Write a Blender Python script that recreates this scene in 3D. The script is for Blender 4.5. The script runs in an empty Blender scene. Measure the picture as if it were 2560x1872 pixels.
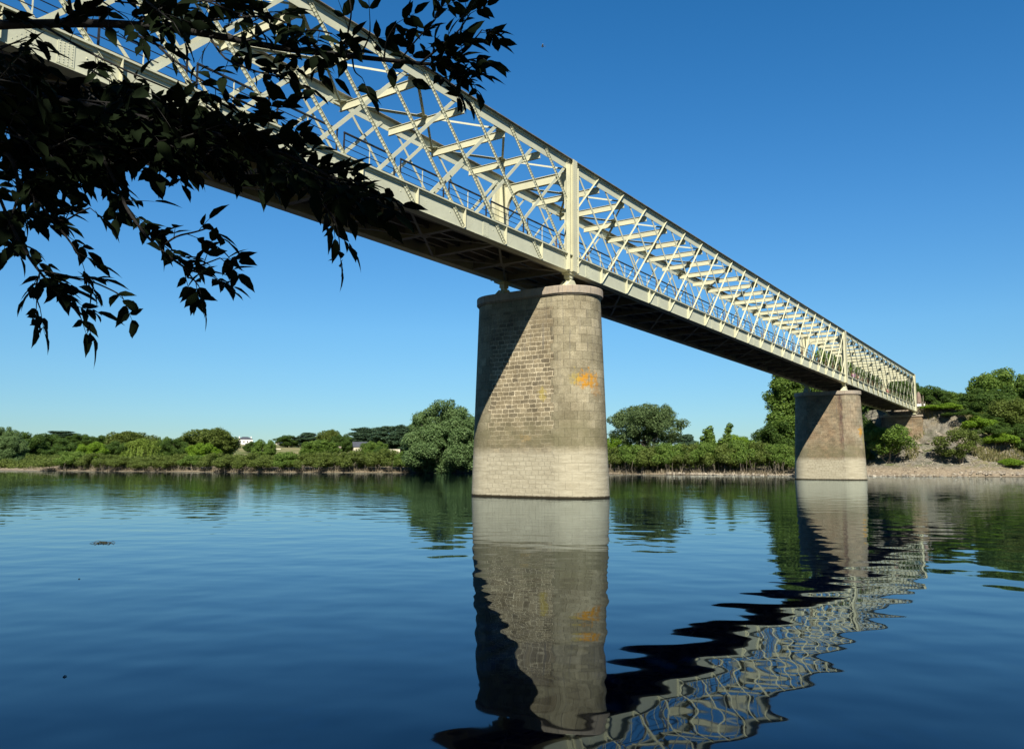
import bpy, math, random
import numpy as np
from mathutils import Vector, Matrix

random.seed(7)
rng = np.random.default_rng(7)
S = bpy.context.scene
COL = S.collection
PI = math.pi

# ------------------------------------------------------------------ camera (fitted to the photograph)
FPX, PITCH, ROLL, YAW = 2046.6, 0.10927, 0.00177, 0.96989
CAM = np.array([-35.308, -20.503, 1.604])
ZB, GRADE, WF = 11.30, 0.0109, 4.45
H = 5.83
_F = np.array([math.sin(YAW) * math.cos(PITCH), math.cos(YAW) * math.cos(PITCH), math.sin(PITCH)])
_R0 = np.array([math.cos(YAW), -math.sin(YAW), 0.0])
_U0 = np.cross(_R0, _F)
_R = _R0 * math.cos(ROLL) + _U0 * math.sin(ROLL)
_U = -_R0 * math.sin(ROLL) + _U0 * math.cos(ROLL)

def ray(u, v):
    return _F + _R * (u - 1280) / FPX + _U * (936 - v) / FPX

def at(u, v, depth):
    """point seen at photo position (u, v), at this distance along the view axis"""
    return CAM + ray(u, v) * depth

def zat(u, v, depth):
    return at(u, v, depth)[2]

# ------------------------------------------------------------------ object helpers
def link(o, parent=None):
    COL.objects.link(o)
    if parent is not None:
        o.parent = parent
    return o

def tag(o, label=None, cat=None, group=None, kind=None):
    if label: o['label'] = label
    if cat: o['category'] = cat
    if group: o['group'] = group
    if kind: o['kind'] = kind
    return o

def empty(name, loc, label=None, cat=None, group=None, rotz=0.0):
    o = bpy.data.objects.new(name, None)
    o.location = [float(c) for c in loc]
    o.rotation_euler = (0, 0, rotz)
    o.empty_display_size = 0.3
    link(o)
    return tag(o, label, cat, group)

def mesh_np(name, verts, faces, mat=None, smooth=False):
    """faces: (n,k) array, all with the same k"""
    verts = np.asarray(verts, dtype=np.float32); faces = np.asarray(faces, dtype=np.int32)
    me = bpy.data.meshes.new(name)
    n, k = faces.shape
    me.vertices.add(len(verts)); me.vertices.foreach_set('co', verts.ravel())
    me.loops.add(n * k); me.loops.foreach_set('vertex_index', faces.ravel())
    me.polygons.add(n)
    me.polygons.foreach_set('loop_start', np.arange(0, n * k, k, dtype=np.int32))
    me.polygons.foreach_set('loop_total', np.full(n, k, dtype=np.int32))
    if smooth:
        me.polygons.foreach_set('use_smooth', np.ones(n, dtype=bool))
    me.update(calc_edges=True)
    if mat: me.materials.append(mat)
    return me

class MB:
    def __init__(self):
        self.v = []; self.f = []
    def add(self, vs, fs):
        b = len(self.v)
        self.v += [tuple(map(float, p)) for p in vs]
        self.f += [tuple(i + b for i in q) for q in fs]
        return self
    def hexa(self, p):
        return self.add(p, [(0, 3, 2, 1), (4, 5, 6, 7), (0, 1, 5, 4), (1, 2, 6, 5), (2, 3, 7, 6), (3, 0, 4, 7)])
    def box(self, x0, x1, y0, y1, z0, z1):
        return self.hexa([(x0, y0, z0), (x1, y0, z0), (x1, y1, z0), (x0, y1, z0), (x0, y0, z1), (x1, y0, z1), (x1, y1, z1), (x0, y1, z1)])
    def bar(self, a, b, side, w0, w1, nrm, n0, n1):
        """bar from a to b; cross-section spans w0..w1 along side and n0..n1 along nrm"""
        a = Vector(a); b = Vector(b); s = Vector(side).normalized(); n = Vector(nrm).normalized()
        q = [a + s * w0 + n * n0, a + s * w1 + n * n0, a + s * w1 + n * n1, a + s * w0 + n * n1]
        r = [p + (b - a) for p in q]
        return self.hexa(q + r)
    def tube(self, pts, rad, seg=8, cap=True):
        pts = [Vector(p) for p in pts]
        if not hasattr(rad, '__len__'): rad = [rad] * len(pts)
        base = len(self.v); ref = Vector((0.13, 0.31, 0.94))
        for i, p in enumerate(pts):
            t = (pts[min(i + 1, len(pts) - 1)] - pts[max(i - 1, 0)]).normalized()
            u = t.cross(ref)
            if u.length < 1e-3: u = t.cross(Vector((1, 0, 0)))
            u.normalize(); w = t.cross(u)
            for k in range(seg):
                a = 2 * PI * k / seg
                self.v.append(tuple(p + (u * math.cos(a) + w * math.sin(a)) * rad[i]))
        for i in range(len(pts) - 1):
            for k in range(seg):
                k2 = (k + 1) % seg
                self.f.append((base + i * seg + k, base + i * seg + k2, base + (i + 1) * seg + k2, base + (i + 1) * seg + k))
        if cap:
            self.f.append(tuple(base + k for k in reversed(range(seg))))
            self.f.append(tuple(base + (len(pts) - 1) * seg + k for k in range(seg)))
        return self
    def rivet(self, c, n, r=0.017, h=0.013):
        c = Vector(c); n = Vector(n).normalized()
        u = n.cross(Vector((0.3, 0.2, 0.93))).normalized(); w = n.cross(u)
        vs = []
        for rr, hh in ((r, 0), (r * .6, h)):
            for k in range(5):
                a = 2 * PI * k / 5
                vs.append(c + (u * math.cos(a) + w * math.sin(a)) * rr + n * hh)
        return self.add(vs, [(k, (k + 1) % 5, 5 + (k + 1) % 5, 5 + k) for k in range(5)] + [(5, 6, 7, 8, 9)])
    def build(self, name, mat, parent=None, smooth=False, flip_y=None):
        me = bpy.data.meshes.new(name)
        v = self.v; f = self.f
        if flip_y is not None:
            v = [(p[0], flip_y - p[1], p[2]) for p in v]; f = [tuple(reversed(q)) for q in f]
        me.from_pydata(v, [], f); me.update()
        if smooth:
            me.polygons.foreach_set('use_smooth', [True] * len(me.polygons))
        me.materials.append(mat)
        return link(bpy.data.objects.new(name, me), parent)

# ------------------------------------------------------------------ materials
def new_mat(name):
    m = bpy.data.materials.new(name); m.use_nodes = True
    nt = m.node_tree
    return m, nt, nt.nodes['Principled BSDF']

class NB:
    """tiny node-graph helper"""
    def __init__(self, nt): self.nt = nt
    def n(self, t, **kw):
        o = self.nt.nodes.new(t)
        for k, v in kw.items(): setattr(o, k, v)
        return o
    def put(self, sock, v):
        if hasattr(v, 'is_output') or hasattr(v, 'links'): self.nt.links.new(v, sock)
        elif isinstance(v, (tuple, list)) and len(v) == 3 and sock.type == 'RGBA': sock.default_value = (*v, 1)
        else: sock.default_value = v
    def math(self, op, a, b=0.0, c=None, clamp=False):
        o = self.n('ShaderNodeMath', operation=op, use_clamp=clamp)
        self.put(o.inputs[0], a); self.put(o.inputs[1], b)
        if c is not None: self.put(o.inputs[2], c)
        return o.outputs[0]
    def mix(self, f, a, b, blend='MIX'):
        o = self.n('ShaderNodeMix', data_type='RGBA', blend_type=blend)
        self.put(o.inputs[0], f); self.put(o.inputs[6], a); self.put(o.inputs[7], b)
        return o.outputs[2]
    def noise(self, vec=None, scale=1.0, detail=4.0, rough=0.55, dist=0.0):
        o = self.n('ShaderNodeTexNoise')
        if vec is not None: self.nt.links.new(vec, o.inputs['Vector'])
        o.inputs['Scale'].default_value = scale; o.inputs['Detail'].default_value = detail
        o.inputs['Roughness'].default_value = rough; o.inputs['Distortion'].default_value = dist
        return o.outputs['Fac']
    def ramp(self, f, lo, hi, a=0.0, b=1.0, smooth=True):
        o = self.n('ShaderNodeMapRange', interpolation_type='SMOOTHSTEP' if smooth else 'LINEAR')
        self.put(o.inputs['Value'], f); self.put(o.inputs['From Min'], lo); self.put(o.inputs['From Max'], hi)
        self.put(o.inputs['To Min'], a); self.put(o.inputs['To Max'], b)
        return o.outputs['Result']
    def mapping(self, vec, scale=(1, 1, 1), loc=(0, 0, 0), rot=(0, 0, 0)):
        o = self.n('ShaderNodeMapping')
        self.nt.links.new(vec, o.inputs['Vector'])
        o.inputs['Scale'].default_value = scale; o.inputs['Location'].default_value = loc; o.inputs['Rotation'].default_value = rot
        return o.outputs['Vector']
    def bump(self, h, strength=1.0, dist=0.02, normal=None):
        o = self.n('ShaderNodeBump')
        self.put(o.inputs['Height'], h); o.inputs['Strength'].default_value = strength; o.inputs['Distance'].default_value = dist
        if normal is not None: self.nt.links.new(normal, o.inputs['Normal'])
        return o.outputs['Normal']

def simple_mat(name, col, rough=0.7, var=0.25, scale=3.0, dark=None, bump=0.0, metal=0.0, spec=0.4):
    m, nt, bs = new_mat(name); b = NB(nt)
    tc = b.n('ShaderNodeTexCoord').outputs['Object']
    f = b.ramp(b.noise(tc, scale, 5, 0.6), 0.3, 0.7)
    d = dark if dark else tuple(c * (1 - var) for c in col)
    nt.links.new(b.mix(f, d, col), bs.inputs['Base Color'])
    bs.inputs['Roughness'].default_value = rough; bs.inputs['Metallic'].default_value = metal
    bs.inputs['Specular IOR Level'].default_value = spec
    if bump:
        nt.links.new(b.bump(b.noise(tc, scale * 6, 3), 1.0, bump), bs.inputs['Normal'])
    return m

def paint_mat(name, col, rust=0.5):
    m, nt, bs = new_mat(name); b = NB(nt)
    tc = b.n('ShaderNodeTexCoord').outputs['Object']
    f = b.ramp(b.noise(tc, 0.9, 6, 0.65), 0.3, 0.75)
    c = b.mix(f, tuple(x * 0.86 for x in col), col)
    st = b.noise(b.mapping(tc, (3.5, 3.5, 0.35)), 2.2, 5, 0.65)
    c = b.mix(b.ramp(st, 0.56, 0.8, 0, 0.45), c, (col[0] * .62, col[1] * .60, col[2] * .55))
    r = b.noise(tc, 5.0, 6, 0.7)
    c = b.mix(b.ramp(r, 0.64, 0.76, 0, rust), c, (0.22, 0.13, 0.065))
    nt.links.new(c, bs.inputs['Base Color'])
    bs.inputs['Roughness'].default_value = 0.55
    bs.inputs['Specular IOR Level'].default_value = 0.3
    nt.links.new(b.bump(b.noise(tc, 9, 4), 0.6, 0.006), bs.inputs['Normal'])
    return m

PAINT = paint_mat('bridge_paint', (0.63, 0.63, 0.45))
PAINT2 = paint_mat('beam_paint', (0.64, 0.615, 0.41), 0.3)
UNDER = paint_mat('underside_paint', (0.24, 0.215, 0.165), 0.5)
TOPRUST = simple_mat('weathered_top_paint', (0.30, 0.28, 0.22), 0.7, 0.45, 2.0)
RAILM = simple_mat('rail_paint', (0.035, 0.035, 0.035), 0.5, 0.4, 4.0)
RUSTY = simple_mat('rail_post_rust', (0.22, 0.13, 0.07), 0.8, 0.5, 8.0)
DECK = simple_mat('deck_boards', (0.022, 0.02, 0.017), 0.85, 0.4, 2.0)
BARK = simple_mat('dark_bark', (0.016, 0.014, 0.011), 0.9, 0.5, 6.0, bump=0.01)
PALEBARK = simple_mat('pale_bark', (0.26, 0.22, 0.16), 0.9, 0.45, 3.0)
MIDBARK = simple_mat('grey_bark', (0.13, 0.11, 0.085), 0.9, 0.45, 3.0)

def leaf_mat(name, c1, c2, trans=0.22, rough=0.6):
    m, nt, bs = new_mat(name); b = NB(nt)
    g = b.n('ShaderNodeNewGeometry')
    tc = b.n('ShaderNodeTexCoord').outputs['Object']
    f = b.math('MULTIPLY_ADD', g.outputs['Random Per Island'], 0.6, b.math('MULTIPLY', b.noise(tc, 0.55, 3), 0.5))
    c = b.mix(b.ramp(f, 0.2, 0.9), c1, c2)
    nt.links.new(c, bs.inputs['Base Color'])
    bs.inputs['Roughness'].default_value = rough
    bs.inputs['Specular IOR Level'].default_value = 0.25
    tr = b.n('ShaderNodeBsdfTranslucent'); nt.links.new(b.mix(0.5, c, tuple(x * 1.3 for x in c2)), tr.inputs['Color'])
    mx = b.n('ShaderNodeMixShader'); mx.inputs[0].default_value = trans
    nt.links.new(bs.outputs[0], mx.inputs[1]); nt.links.new(tr.outputs[0], mx.inputs[2])
    nt.links.new(mx.outputs[0], nt.nodes['Material Output'].inputs['Surface'])
    return m

L_MID = leaf_mat('leaf_mid_green', (0.075, 0.140, 0.020), (0.190, 0.280, 0.050), 0.38)
L_BRIGHT = leaf_mat('leaf_bright_green', (0.105, 0.200, 0.012), (0.230, 0.350, 0.030), 0.38)
L_OLIVE = leaf_mat('leaf_olive', (0.082, 0.116, 0.020), (0.175, 0.225, 0.046), 0.38)
L_DARK = leaf_mat('leaf_dark_green', (0.042, 0.088, 0.015), (0.115, 0.185, 0.034), 0.38)
L_WILLOW = leaf_mat('leaf_willow', (0.085, 0.150, 0.045), (0.195, 0.285, 0.105), 0.38)
L_WEEP = leaf_mat('leaf_weeping_willow', (0.135, 0.200, 0.022), (0.240, 0.320, 0.055), 0.33)
L_CEDAR = leaf_mat('leaf_cedar', (0.026, 0.058, 0.030), (0.078, 0.128, 0.062), 0.15)
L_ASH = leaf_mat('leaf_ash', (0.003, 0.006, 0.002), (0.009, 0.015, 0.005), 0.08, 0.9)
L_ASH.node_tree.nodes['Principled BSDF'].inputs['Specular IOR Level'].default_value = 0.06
L_GRASS = leaf_mat('grass_blade', (0.090, 0.100, 0.030), (0.230, 0.200, 0.085))

def stone_pier_mat(name, flat_a, flat_b, mortar, nose_a, nose_b, lichen=True, red=0.0):
    m, nt, bs = new_mat(name); b = NB(nt)
    uv = b.n('ShaderNodeUVMap'); uv.uv_map = 'UVMap'
    sep = b.n('ShaderNodeSeparateXYZ'); nt.links.new(uv.outputs[0], sep.inputs[0])
    u, v = sep.outputs['X'], sep.outputs['Y']
    au = b.math('ABSOLUTE', u)
    par = b.math('MODULO', b.math('FLOOR', b.math('DIVIDE', b.math('ADD', v, 8.3), 0.415)), 2.0)
    tooth = b.math('MULTIPLY', par, 0.17)
    nose = b.math('MULTIPLY', b.math('GREATER_THAN', au, b.math('SUBTRACT', 1.95, tooth)), b.math('LESS_THAN', au, b.math('ADD', 7.2, tooth)))
    toprow = b.math('GREATER_THAN', v, 9.3)
    nose = b.math('MAXIMUM', nose, toprow)
    # rubble face: jittered coordinates
    wob = b.noise(uv.outputs[0], 2.1, 2)
    wv = b.n('ShaderNodeCombineXYZ')
    nt.links.new(b.math('MULTIPLY_ADD', b.math('SUBTRACT', wob, 0.5), 0.16, u), wv.inputs[0])
    nt.links.new(b.math('MULTIPLY_ADD', b.math('SUBTRACT', b.noise(uv.outputs[0], 2.7, 2), 0.5), 0.12, v), wv.inputs[1])
    br = b.n('ShaderNodeTexBrick', offset=0.42, squash=1.35, squash_frequency=3)
    nt.links.new(wv.outputs[0], br.inputs['Vector'])
    br.inputs['Scale'].default_value = 1.0; br.inputs['Brick Width'].default_value = 0.35; br.inputs['Row Height'].default_value = 0.218
    br.inputs['Mortar Size'].default_value = 0.017; br.inputs['Mortar Smooth'].default_value = 0.25; br.inputs['Bias'].default_value = -0.1
    b.put(br.inputs['Color1'], flat_a); b.put(br.inputs['Color2'], flat_b); b.put(br.inputs['Mortar'], mortar)
    ba = b.n('ShaderNodeTexBrick', offset=0.5)
    nt.links.new(uv.outputs[0], ba.inputs['Vector'])
    ba.inputs['Scale'].default_value = 1.0; ba.inputs['Brick Width'].default_value = 0.62; ba.inputs['Row Height'].default_value = 0.415
    ba.inputs['Mortar Size'].default_value = 0.008; ba.inputs['Mortar Smooth'].default_value = 0.4
    b.put(ba.inputs['Color1'], nose_a); b.put(ba.inputs['Color2'], nose_b); b.put(ba.inputs['Mortar'], tuple(c * .62 for c in nose_a))
    # mortar shows pale and wide in the middle of the face, dirtier low and high
    midm = b.ramp(b.math('ABSOLUTE', b.math('SUBTRACT', v, 5.6)), 1.6, 4.0, 1.0, 0.35)
    brc = b.mix(b.math('MULTIPLY', br.outputs['Fac'], b.math('SUBTRACT', 1.0, midm)), br.outputs['Color'], tuple(c * .75 for c in flat_b))
    bac = b.mix(b.math('MULTIPLY', ba.outputs['Fac'], b.ramp(v, 2.5, 6.5, 0.75, 0.0)), ba.outputs['Color'], tuple(x * .95 for x in nose_a))
    c = b.mix(nose, brc, bac)
    jd = b.math('ABSOLUTE', b.math('SUBTRACT', au, b.math('SUBTRACT', 1.95, tooth)))
    jl = b.math('MULTIPLY', b.ramp(jd, 0.020, 0.008), b.math('SUBTRACT', 1.0, toprow))
    c = b.mix(b.math('MULTIPLY', jl, 0.7), c, tuple(x * .35 for x in nose_a))
    blot = b.noise(uv.outputs[0], 0.9, 7, 0.68)
    c = b.mix(b.ramp(blot, 0.32, 0.72), b.mix(1.0, c, (0.62, 0.58, 0.52), 'MULTIPLY'), b.mix(1.0, c, (1.12, 1.08, 1.02), 'MULTIPLY'))
    fine = b.noise(uv.outputs[0], 14, 5, 0.7)
    c = b.mix(b.ramp(fine, 0.35, 0.65, 0.0, 0.75), c, b.mix(1.0, c, (0.62, 0.60, 0.55), 'MULTIPLY'))
    mott = b.noise(uv.outputs[0], 4.2, 6, 0.75)
    c = b.mix(b.ramp(mott, 0.5, 0.72, 0.0, 0.6), c, b.mix(1.0, c, (1.35, 1.32, 1.25), 'MULTIPLY'))
    # rain streaks
    stv = b.mapping(uv.outputs[0], (4.2, 0.28, 1))
    st = b.ramp(b.noise(stv, 1.5, 5, 0.6), 0.52, 0.72, 0, 0.55)
    c = b.mix(b.math('MULTIPLY', st, b.ramp(v, 3.0, 8.5)), c, (0.17, 0.155, 0.13))
    if red:
        rr = b.ramp(b.noise(uv.outputs[0], 0.55, 4), 0.4, 0.62, 0, red)
        c = b.mix(rr, c, b.mix(1.0, c, (1.15, 0.72, 0.55), 'MULTIPLY'))
        # dark red stain by the quoins
        sx = b.ramp(b.math('ABSOLUTE', b.math('SUBTRACT', u, 1.75)), 0.05, 0.32, 0.75, 0)
        c = b.mix(b.math('MULTIPLY', sx, b.ramp(b.noise(stv, 3, 4), 0.35, 0.6)), c, (0.10, 0.055, 0.05))
    # green-brown film above the flood mark
    gb = b.math('MULTIPLY', b.ramp(v, 2.2, 2.6), b.ramp(v, 4.6, 2.9))
    c = b.mix(b.math('MULTIPLY', gb, b.ramp(b.noise(uv.outputs[0], 1.6, 5), 0.25, 0.7, 0.25, 0.8)), c, (0.16, 0.145, 0.075))
    # pale flood band
    vb = b.math('ADD', v, b.math('MULTIPLY', b.math('SUBTRACT', b.noise(uv.outputs[0], 1.3, 5), 0.5), 0.35))
    pale = b.ramp(vb, 2.55, 1.95)
    pc = b.mix(b.ramp(b.noise(b.mapping(uv.outputs[0], (0.5, 3.2, 1)), 1.8, 6, 0.65), 0.35, 0.7), (0.37, 0.33, 0.225), (0.50, 0.455, 0.32))
    pc = b.mix(b.math('MULTIPLY', br.outputs['Fac'], b.math('SUBTRACT', 0.5, b.math('MULTIPLY', nose, 0.5))), pc, (0.39, 0.345, 0.235))
    c = b.mix(b.math('MULTIPLY', pale, 0.92), c, pc)
    if lichen:
        def patch(cu, cv, ru, rv, col, thr, amt):
            nonlocal c
            du = b.math('DIVIDE', b.math('SUBTRACT', u, cu), ru); dv = b.math('DIVIDE', b.math('SUBTRACT', v, cv), rv)
            d = b.math('ADD', b.math('MULTIPLY', du, du), b.math('MULTIPLY', dv, dv))
            k = b.math('SUBTRACT', b.math('MULTIPLY_ADD', b.math('SUBTRACT', b.noise(b.mapping(uv.outputs[0], (1, .9, 1)), 3.4, 10, 0.78), 0.5), 6.0, 0.62), d)
            c = b.mix(b.ramp(k, 0.0, thr, 0, amt), c, col)
        if not red:
            patch(3.70, 5.68, 0.85, 0.62, (0.50, 0.235, 0.02), 0.6, 0.95)
            patch(4.2, 5.2, 0.45, 0.7, (0.33, 0.19, 0.07), 0.8, 0.6)
            patch(3.0, 5.8, 0.4, 0.5, (0.40, 0.31, 0.06), 0.8, 0.55)
            patch(1.25, 5.0, 0.36, 0.5, (0.44, 0.34, 0.06), 0.7, 0.6)
            patch(0.3, 2.9, 0.5, 0.3, (0.40, 0.27, 0.10), 0.9, 0.4)
        else:
            patch(3.9, 5.2, 0.5, 0.8, (0.50, 0.26, 0.03), 0.5, 0.85)
            patch(4.4, 4.4, 0.35, 1.8, (0.38, 0.34, 0.09), 0.8, 0.6)
    wet = b.ramp(b.math('ADD', v, b.math('MULTIPLY', b.noise(uv.outputs[0], 6, 3), 0.08)), 0.17, 0.10)
    c = b.mix(wet, c, (0.035, 0.028, 0.014))
    nt.links.new(c, bs.inputs['Base Color'])
    bs.inputs['Roughness'].default_value = 0.88; bs.inputs['Specular IOR Level'].default_value = 0.2
    hgt = b.math('MULTIPLY', br.outputs['Fac'], b.math('SUBTRACT', 1.0, nose))
    h2 = b.math('MULTIPLY', b.math('MULTIPLY', ba.outputs['Fac'], nose), b.ramp(v, 1.5, 6.0, 0.35, 1.0))
    hh = b.math('SUBTRACT', b.math('MULTIPLY', b.noise(uv.outputs[0], 5, 5, 0.65), 0.9), b.math('ADD', hgt, h2))
    edge = b.math('MULTIPLY', nose, 0.8)
    nt.links.new(b.bump(b.math('ADD', hh, edge), 0.9, 0.03), bs.inputs['Normal'])
    return m

PIER1 = stone_pier_mat('granite_pier', (0.40, 0.345, 0.23), (0.19, 0.165, 0.115), (0.95, 0.86, 0.62), (0.46, 0.42, 0.295), (0.31, 0.285, 0.195))
PIER2 = stone_pier_mat('reddish_granite_pier', (0.38, 0.31, 0.205), (0.23, 0.195, 0.135), (0.58, 0.51, 0.36), (0.41, 0.375, 0.275), (0.31, 0.285, 0.21), True, 0.22)

def cap_mat():
    m, nt, bs = new_mat('cap_granite'); b = NB(nt)
    tc = b.n('ShaderNodeTexCoord').outputs['Object']
    c = b.mix(b.ramp(b.noise(tc, 1.1, 5), 0.35, 0.65), (0.30, 0.25, 0.18), (0.43, 0.33, 0.22))
    c = b.mix(b.ramp(b.noise(b.mapping(tc, (3, 3, .4)), 2.4, 5), 0.45, 0.7, 0, .7), c, (0.19, 0.17, 0.14))
    c = b.mix(b.ramp(b.noise(tc, 12, 5), 0.35, 0.65, 0, .4), c, (0.42, 0.38, 0.31))
    nt.links.new(c, bs.inputs['Base Color']); bs.inputs['Roughness'].default_value = 0.9
    nt.links.new(b.bump(b.noise(tc, 9, 5), 0.8, 0.012), bs.inputs['Normal'])
    return m
CAPM = cap_mat()

# ------------------------------------------------------------------ land
SHORE = np.array([(-400, 150), (-60, 104), (-15, 98.0), (-2.6, 92.5), (18.5, 88.3), (41.5, 86.9), (78.6, 84.9), (107, 66), (150, 60), (187, 55.0), (260, 40), (420, -40), (900, -400)], float)
def shore_x(y): return np.interp(y, SHORE[:, 0], SHORE[:, 1])
def sstep(a, b, x):
    t = np.clip((x - a) / (b - a), 0, 1); return t * t * (3 - 2 * t)

def vnoise(x, y, seed=0):
    """cheap smooth value noise, vectorised"""
    def hsh(i, j):
        n = np.sin(i * 127.1 + j * 311.7 + seed * 74.7) * 43758.5453
        return n - np.floor(n)
    xi = np.floor(x); yi = np.floor(y); xf = x - xi; yf = y - yi
    xf = xf * xf * (3 - 2 * xf); yf = yf * yf * (3 - 2 * yf)
    a = hsh(xi, yi); b_ = hsh(xi + 1, yi); c = hsh(xi, yi + 1); d = hsh(xi + 1, yi + 1)
    return (a * (1 - xf) + b_ * xf) * (1 - yf) + (c * (1 - xf) + d * xf) * yf

def gz(x, y):
    x = np.asarray(x, float); y = np.asarray(y, float)
    d = x - shore_x(y) + (vnoise(x * .12 + 5, y * .12) - .5) * 2.2 + (vnoise(x * .5, y * .5, 3) - .5) * .7
    z = np.where(d < 0, np.maximum(d * 0.35, -2.5), np.minimum(d * 0.13, 1.0) + sstep(8, 30, d) * 1.0)
    dist = np.hypot(x - CAM[0], y - CAM[1])
    z = z + np.where(d > 0, sstep(260, 720, dist) * 15.0, 0)
    # hill on the right, behind the shore
    z = z + np.where(d > 0, sstep(14, 60, d) * sstep(10, -30, y) * 6.0, 0)
    # railway embankment behind the abutment
    deck = ZB - GRADE * x + 0.55
    ry = np.minimum(sstep(-19, -1.2, y), sstep(26, 6, y))
    rx = np.where(x < 107.6, 0.52 * np.clip((x - 94.5) / 12.5, 0, 1), np.clip(0.52 + (x - 107.6) * 0.5, 0, 1.0))
    lump = (vnoise(x * .35, y * .35, 9) - .5) * 1.8 + (vnoise(x * 1.1, y * 1.1, 11) - .5) * .9
    emb = (np.minimum(deck, 10.6) - z) * rx * ry
    z = np.where(d > 0, z + np.maximum(emb, 0) + lump * sstep(0.05, 0.4, rx * ry) * (1 - sstep(.9, 1, rx * ry)), z)
    # near bank under the camera
    dn = (-33.6 - 0.10 * (y + 16) - np.maximum(y + 12, 0) * 0.25) - x
    zn = np.where(dn > 0, np.minimum(dn * 0.16, 0.9) + sstep(5, 20, dn) * 3, np.maximum(dn * 0.35, -2.5))
    return np.where(x < 0, zn, z)

def gz1(x, y): return float(gz(np.array([x]), np.array([y]))[0])

def build_ground():
    a_in = np.arange(15, 100.01, 0.22); a_out = np.arange(101.5, 374.9, 3.0)
    ang = np.radians(np.concatenate([a_in, a_out])); na = len(ang)
    rad = np.concatenate([[0.3, 0.8], np.arange(1.4, 12, 0.7), np.exp(np.arange(math.log(12), math.log(90), .05)), np.exp(np.arange(math.log(90), math.log(260), .0062)), np.exp(np.arange(math.log(262), math.log(5200), .035))])
    A, Rr = np.meshgrid(ang, rad)
    x = CAM[0] + Rr * np.sin(A); y = CAM[1] + Rr * np.cos(A)
    z = gz(x, y)
    # stones of the shore: fine roughness
    z = z + np.where((z > 0.02), (vnoise(x * 2.3, y * 2.3, 21) - .5) * .12, 0)
    v = np.stack([x, y, z], -1).reshape(-1, 3); nr = len(rad)
    i, j = np.meshgrid(np.arange(nr - 1), np.arange(na), indexing='ij'); j2 = (j + 1) % na
    f = np.stack([i * na + j, (i + 1) * na + j, (i + 1) * na + j2, i * na + j2], -1).reshape(-1, 4)
    c = len(v); v = np.vstack([v, [CAM[0], CAM[1], gz1(CAM[0], CAM[1])]])
    f = np.vstack([f, np.stack([np.arange(na), (np.arange(na) + 1) % na, np.full(na, c), np.full(na, c)], -1)[:0]])
    m, nt, bs = new_mat('river_bank_ground'); b = NB(nt)
    g = b.n('ShaderNodeNewGeometry'); pos = g.outputs['Position']
    sp = b.n('ShaderNodeSeparateXYZ'); nt.links.new(pos, sp.inputs[0])
    n1 = b.noise(pos, 0.35, 6, 0.6); n2 = b.noise(pos, 2.2, 6, 0.7); n3 = b.noise(pos, 0.05, 4)
    beach = b.mix(b.ramp(n2, 0.3, 0.7), (0.19, 0.15, 0.10), (0.36, 0.295, 0.205))
    beach = b.mix(b.ramp(n1, 0.55, 0.75, 0, .6), beach, (0.22, 0.185, 0.12))
    rock = b.mix(b.ramp(b.noise(pos, 1.3, 8, 0.75), 0.3, 0.7), (0.080, 0.074, 0.058), (0.28, 0.255, 0.20))
    rock = b.mix(b.ramp(n1, 0.45, 0.7, 0, .7), rock, (0.25, 0.20, 0.115))
    grass = b.mix(b.ramp(n1, 0.35, 0.65), (0.075, 0.10, 0.03), (0.19, 0.18, 0.065))
    dry = b.mix(b.ramp(n3, 0.4, 0.6), (0.30, 0.26, 0.13), (0.13, 0.15, 0.05))
    cd = b.n('ShaderNodeVectorMath', operation='DISTANCE'); nt.links.new(pos, cd.inputs[0]); cd.inputs[1].default_value = (0, 0, 0)
    c = b.mix(b.ramp(cd.outputs['Value'], 200, 420), grass, dry)
    nz = b.n('ShaderNodeSeparateXYZ'); nt.links.new(g.outputs['True Normal'], nz.inputs[0])
    slope = b.math('MULTIPLY', b.ramp(nz.outputs['Z'], 0.955, 0.88), b.ramp(sp.outputs['X'], 112.5, 108.5))
    c = b.mix(b.math('MULTIPLY', slope, b.ramp(n1, 0.3, 0.5, 0.55, 1.0)), c, rock)
    c = b.mix(b.ramp(b.math('ADD', sp.outputs['Z'], b.math('MULTIPLY', n1, 1.2)), 2.3, 1.4), c, beach)
    c = b.mix(b.ramp(sp.outputs['Z'], 0.10, 0.02), c, (0.11, 0.085, 0.055))
    nt.links.new(c, bs.inputs['Base Color']); bs.inputs['Roughness'].default_value = 0.95
    bs.inputs['Specular IOR Level'].default_value = 0.1
    nt.links.new(b.bump(b.math('ADD', b.noise(pos, 3.5, 6, 0.7), b.noise(pos, 0.9, 4)), 1.0, 0.22), bs.inputs['Normal'])
    o = link(bpy.data.objects.new('ground', mesh_np('ground', v, f, m, True)))
    tag(o, kind='structure')
build_ground()

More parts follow.
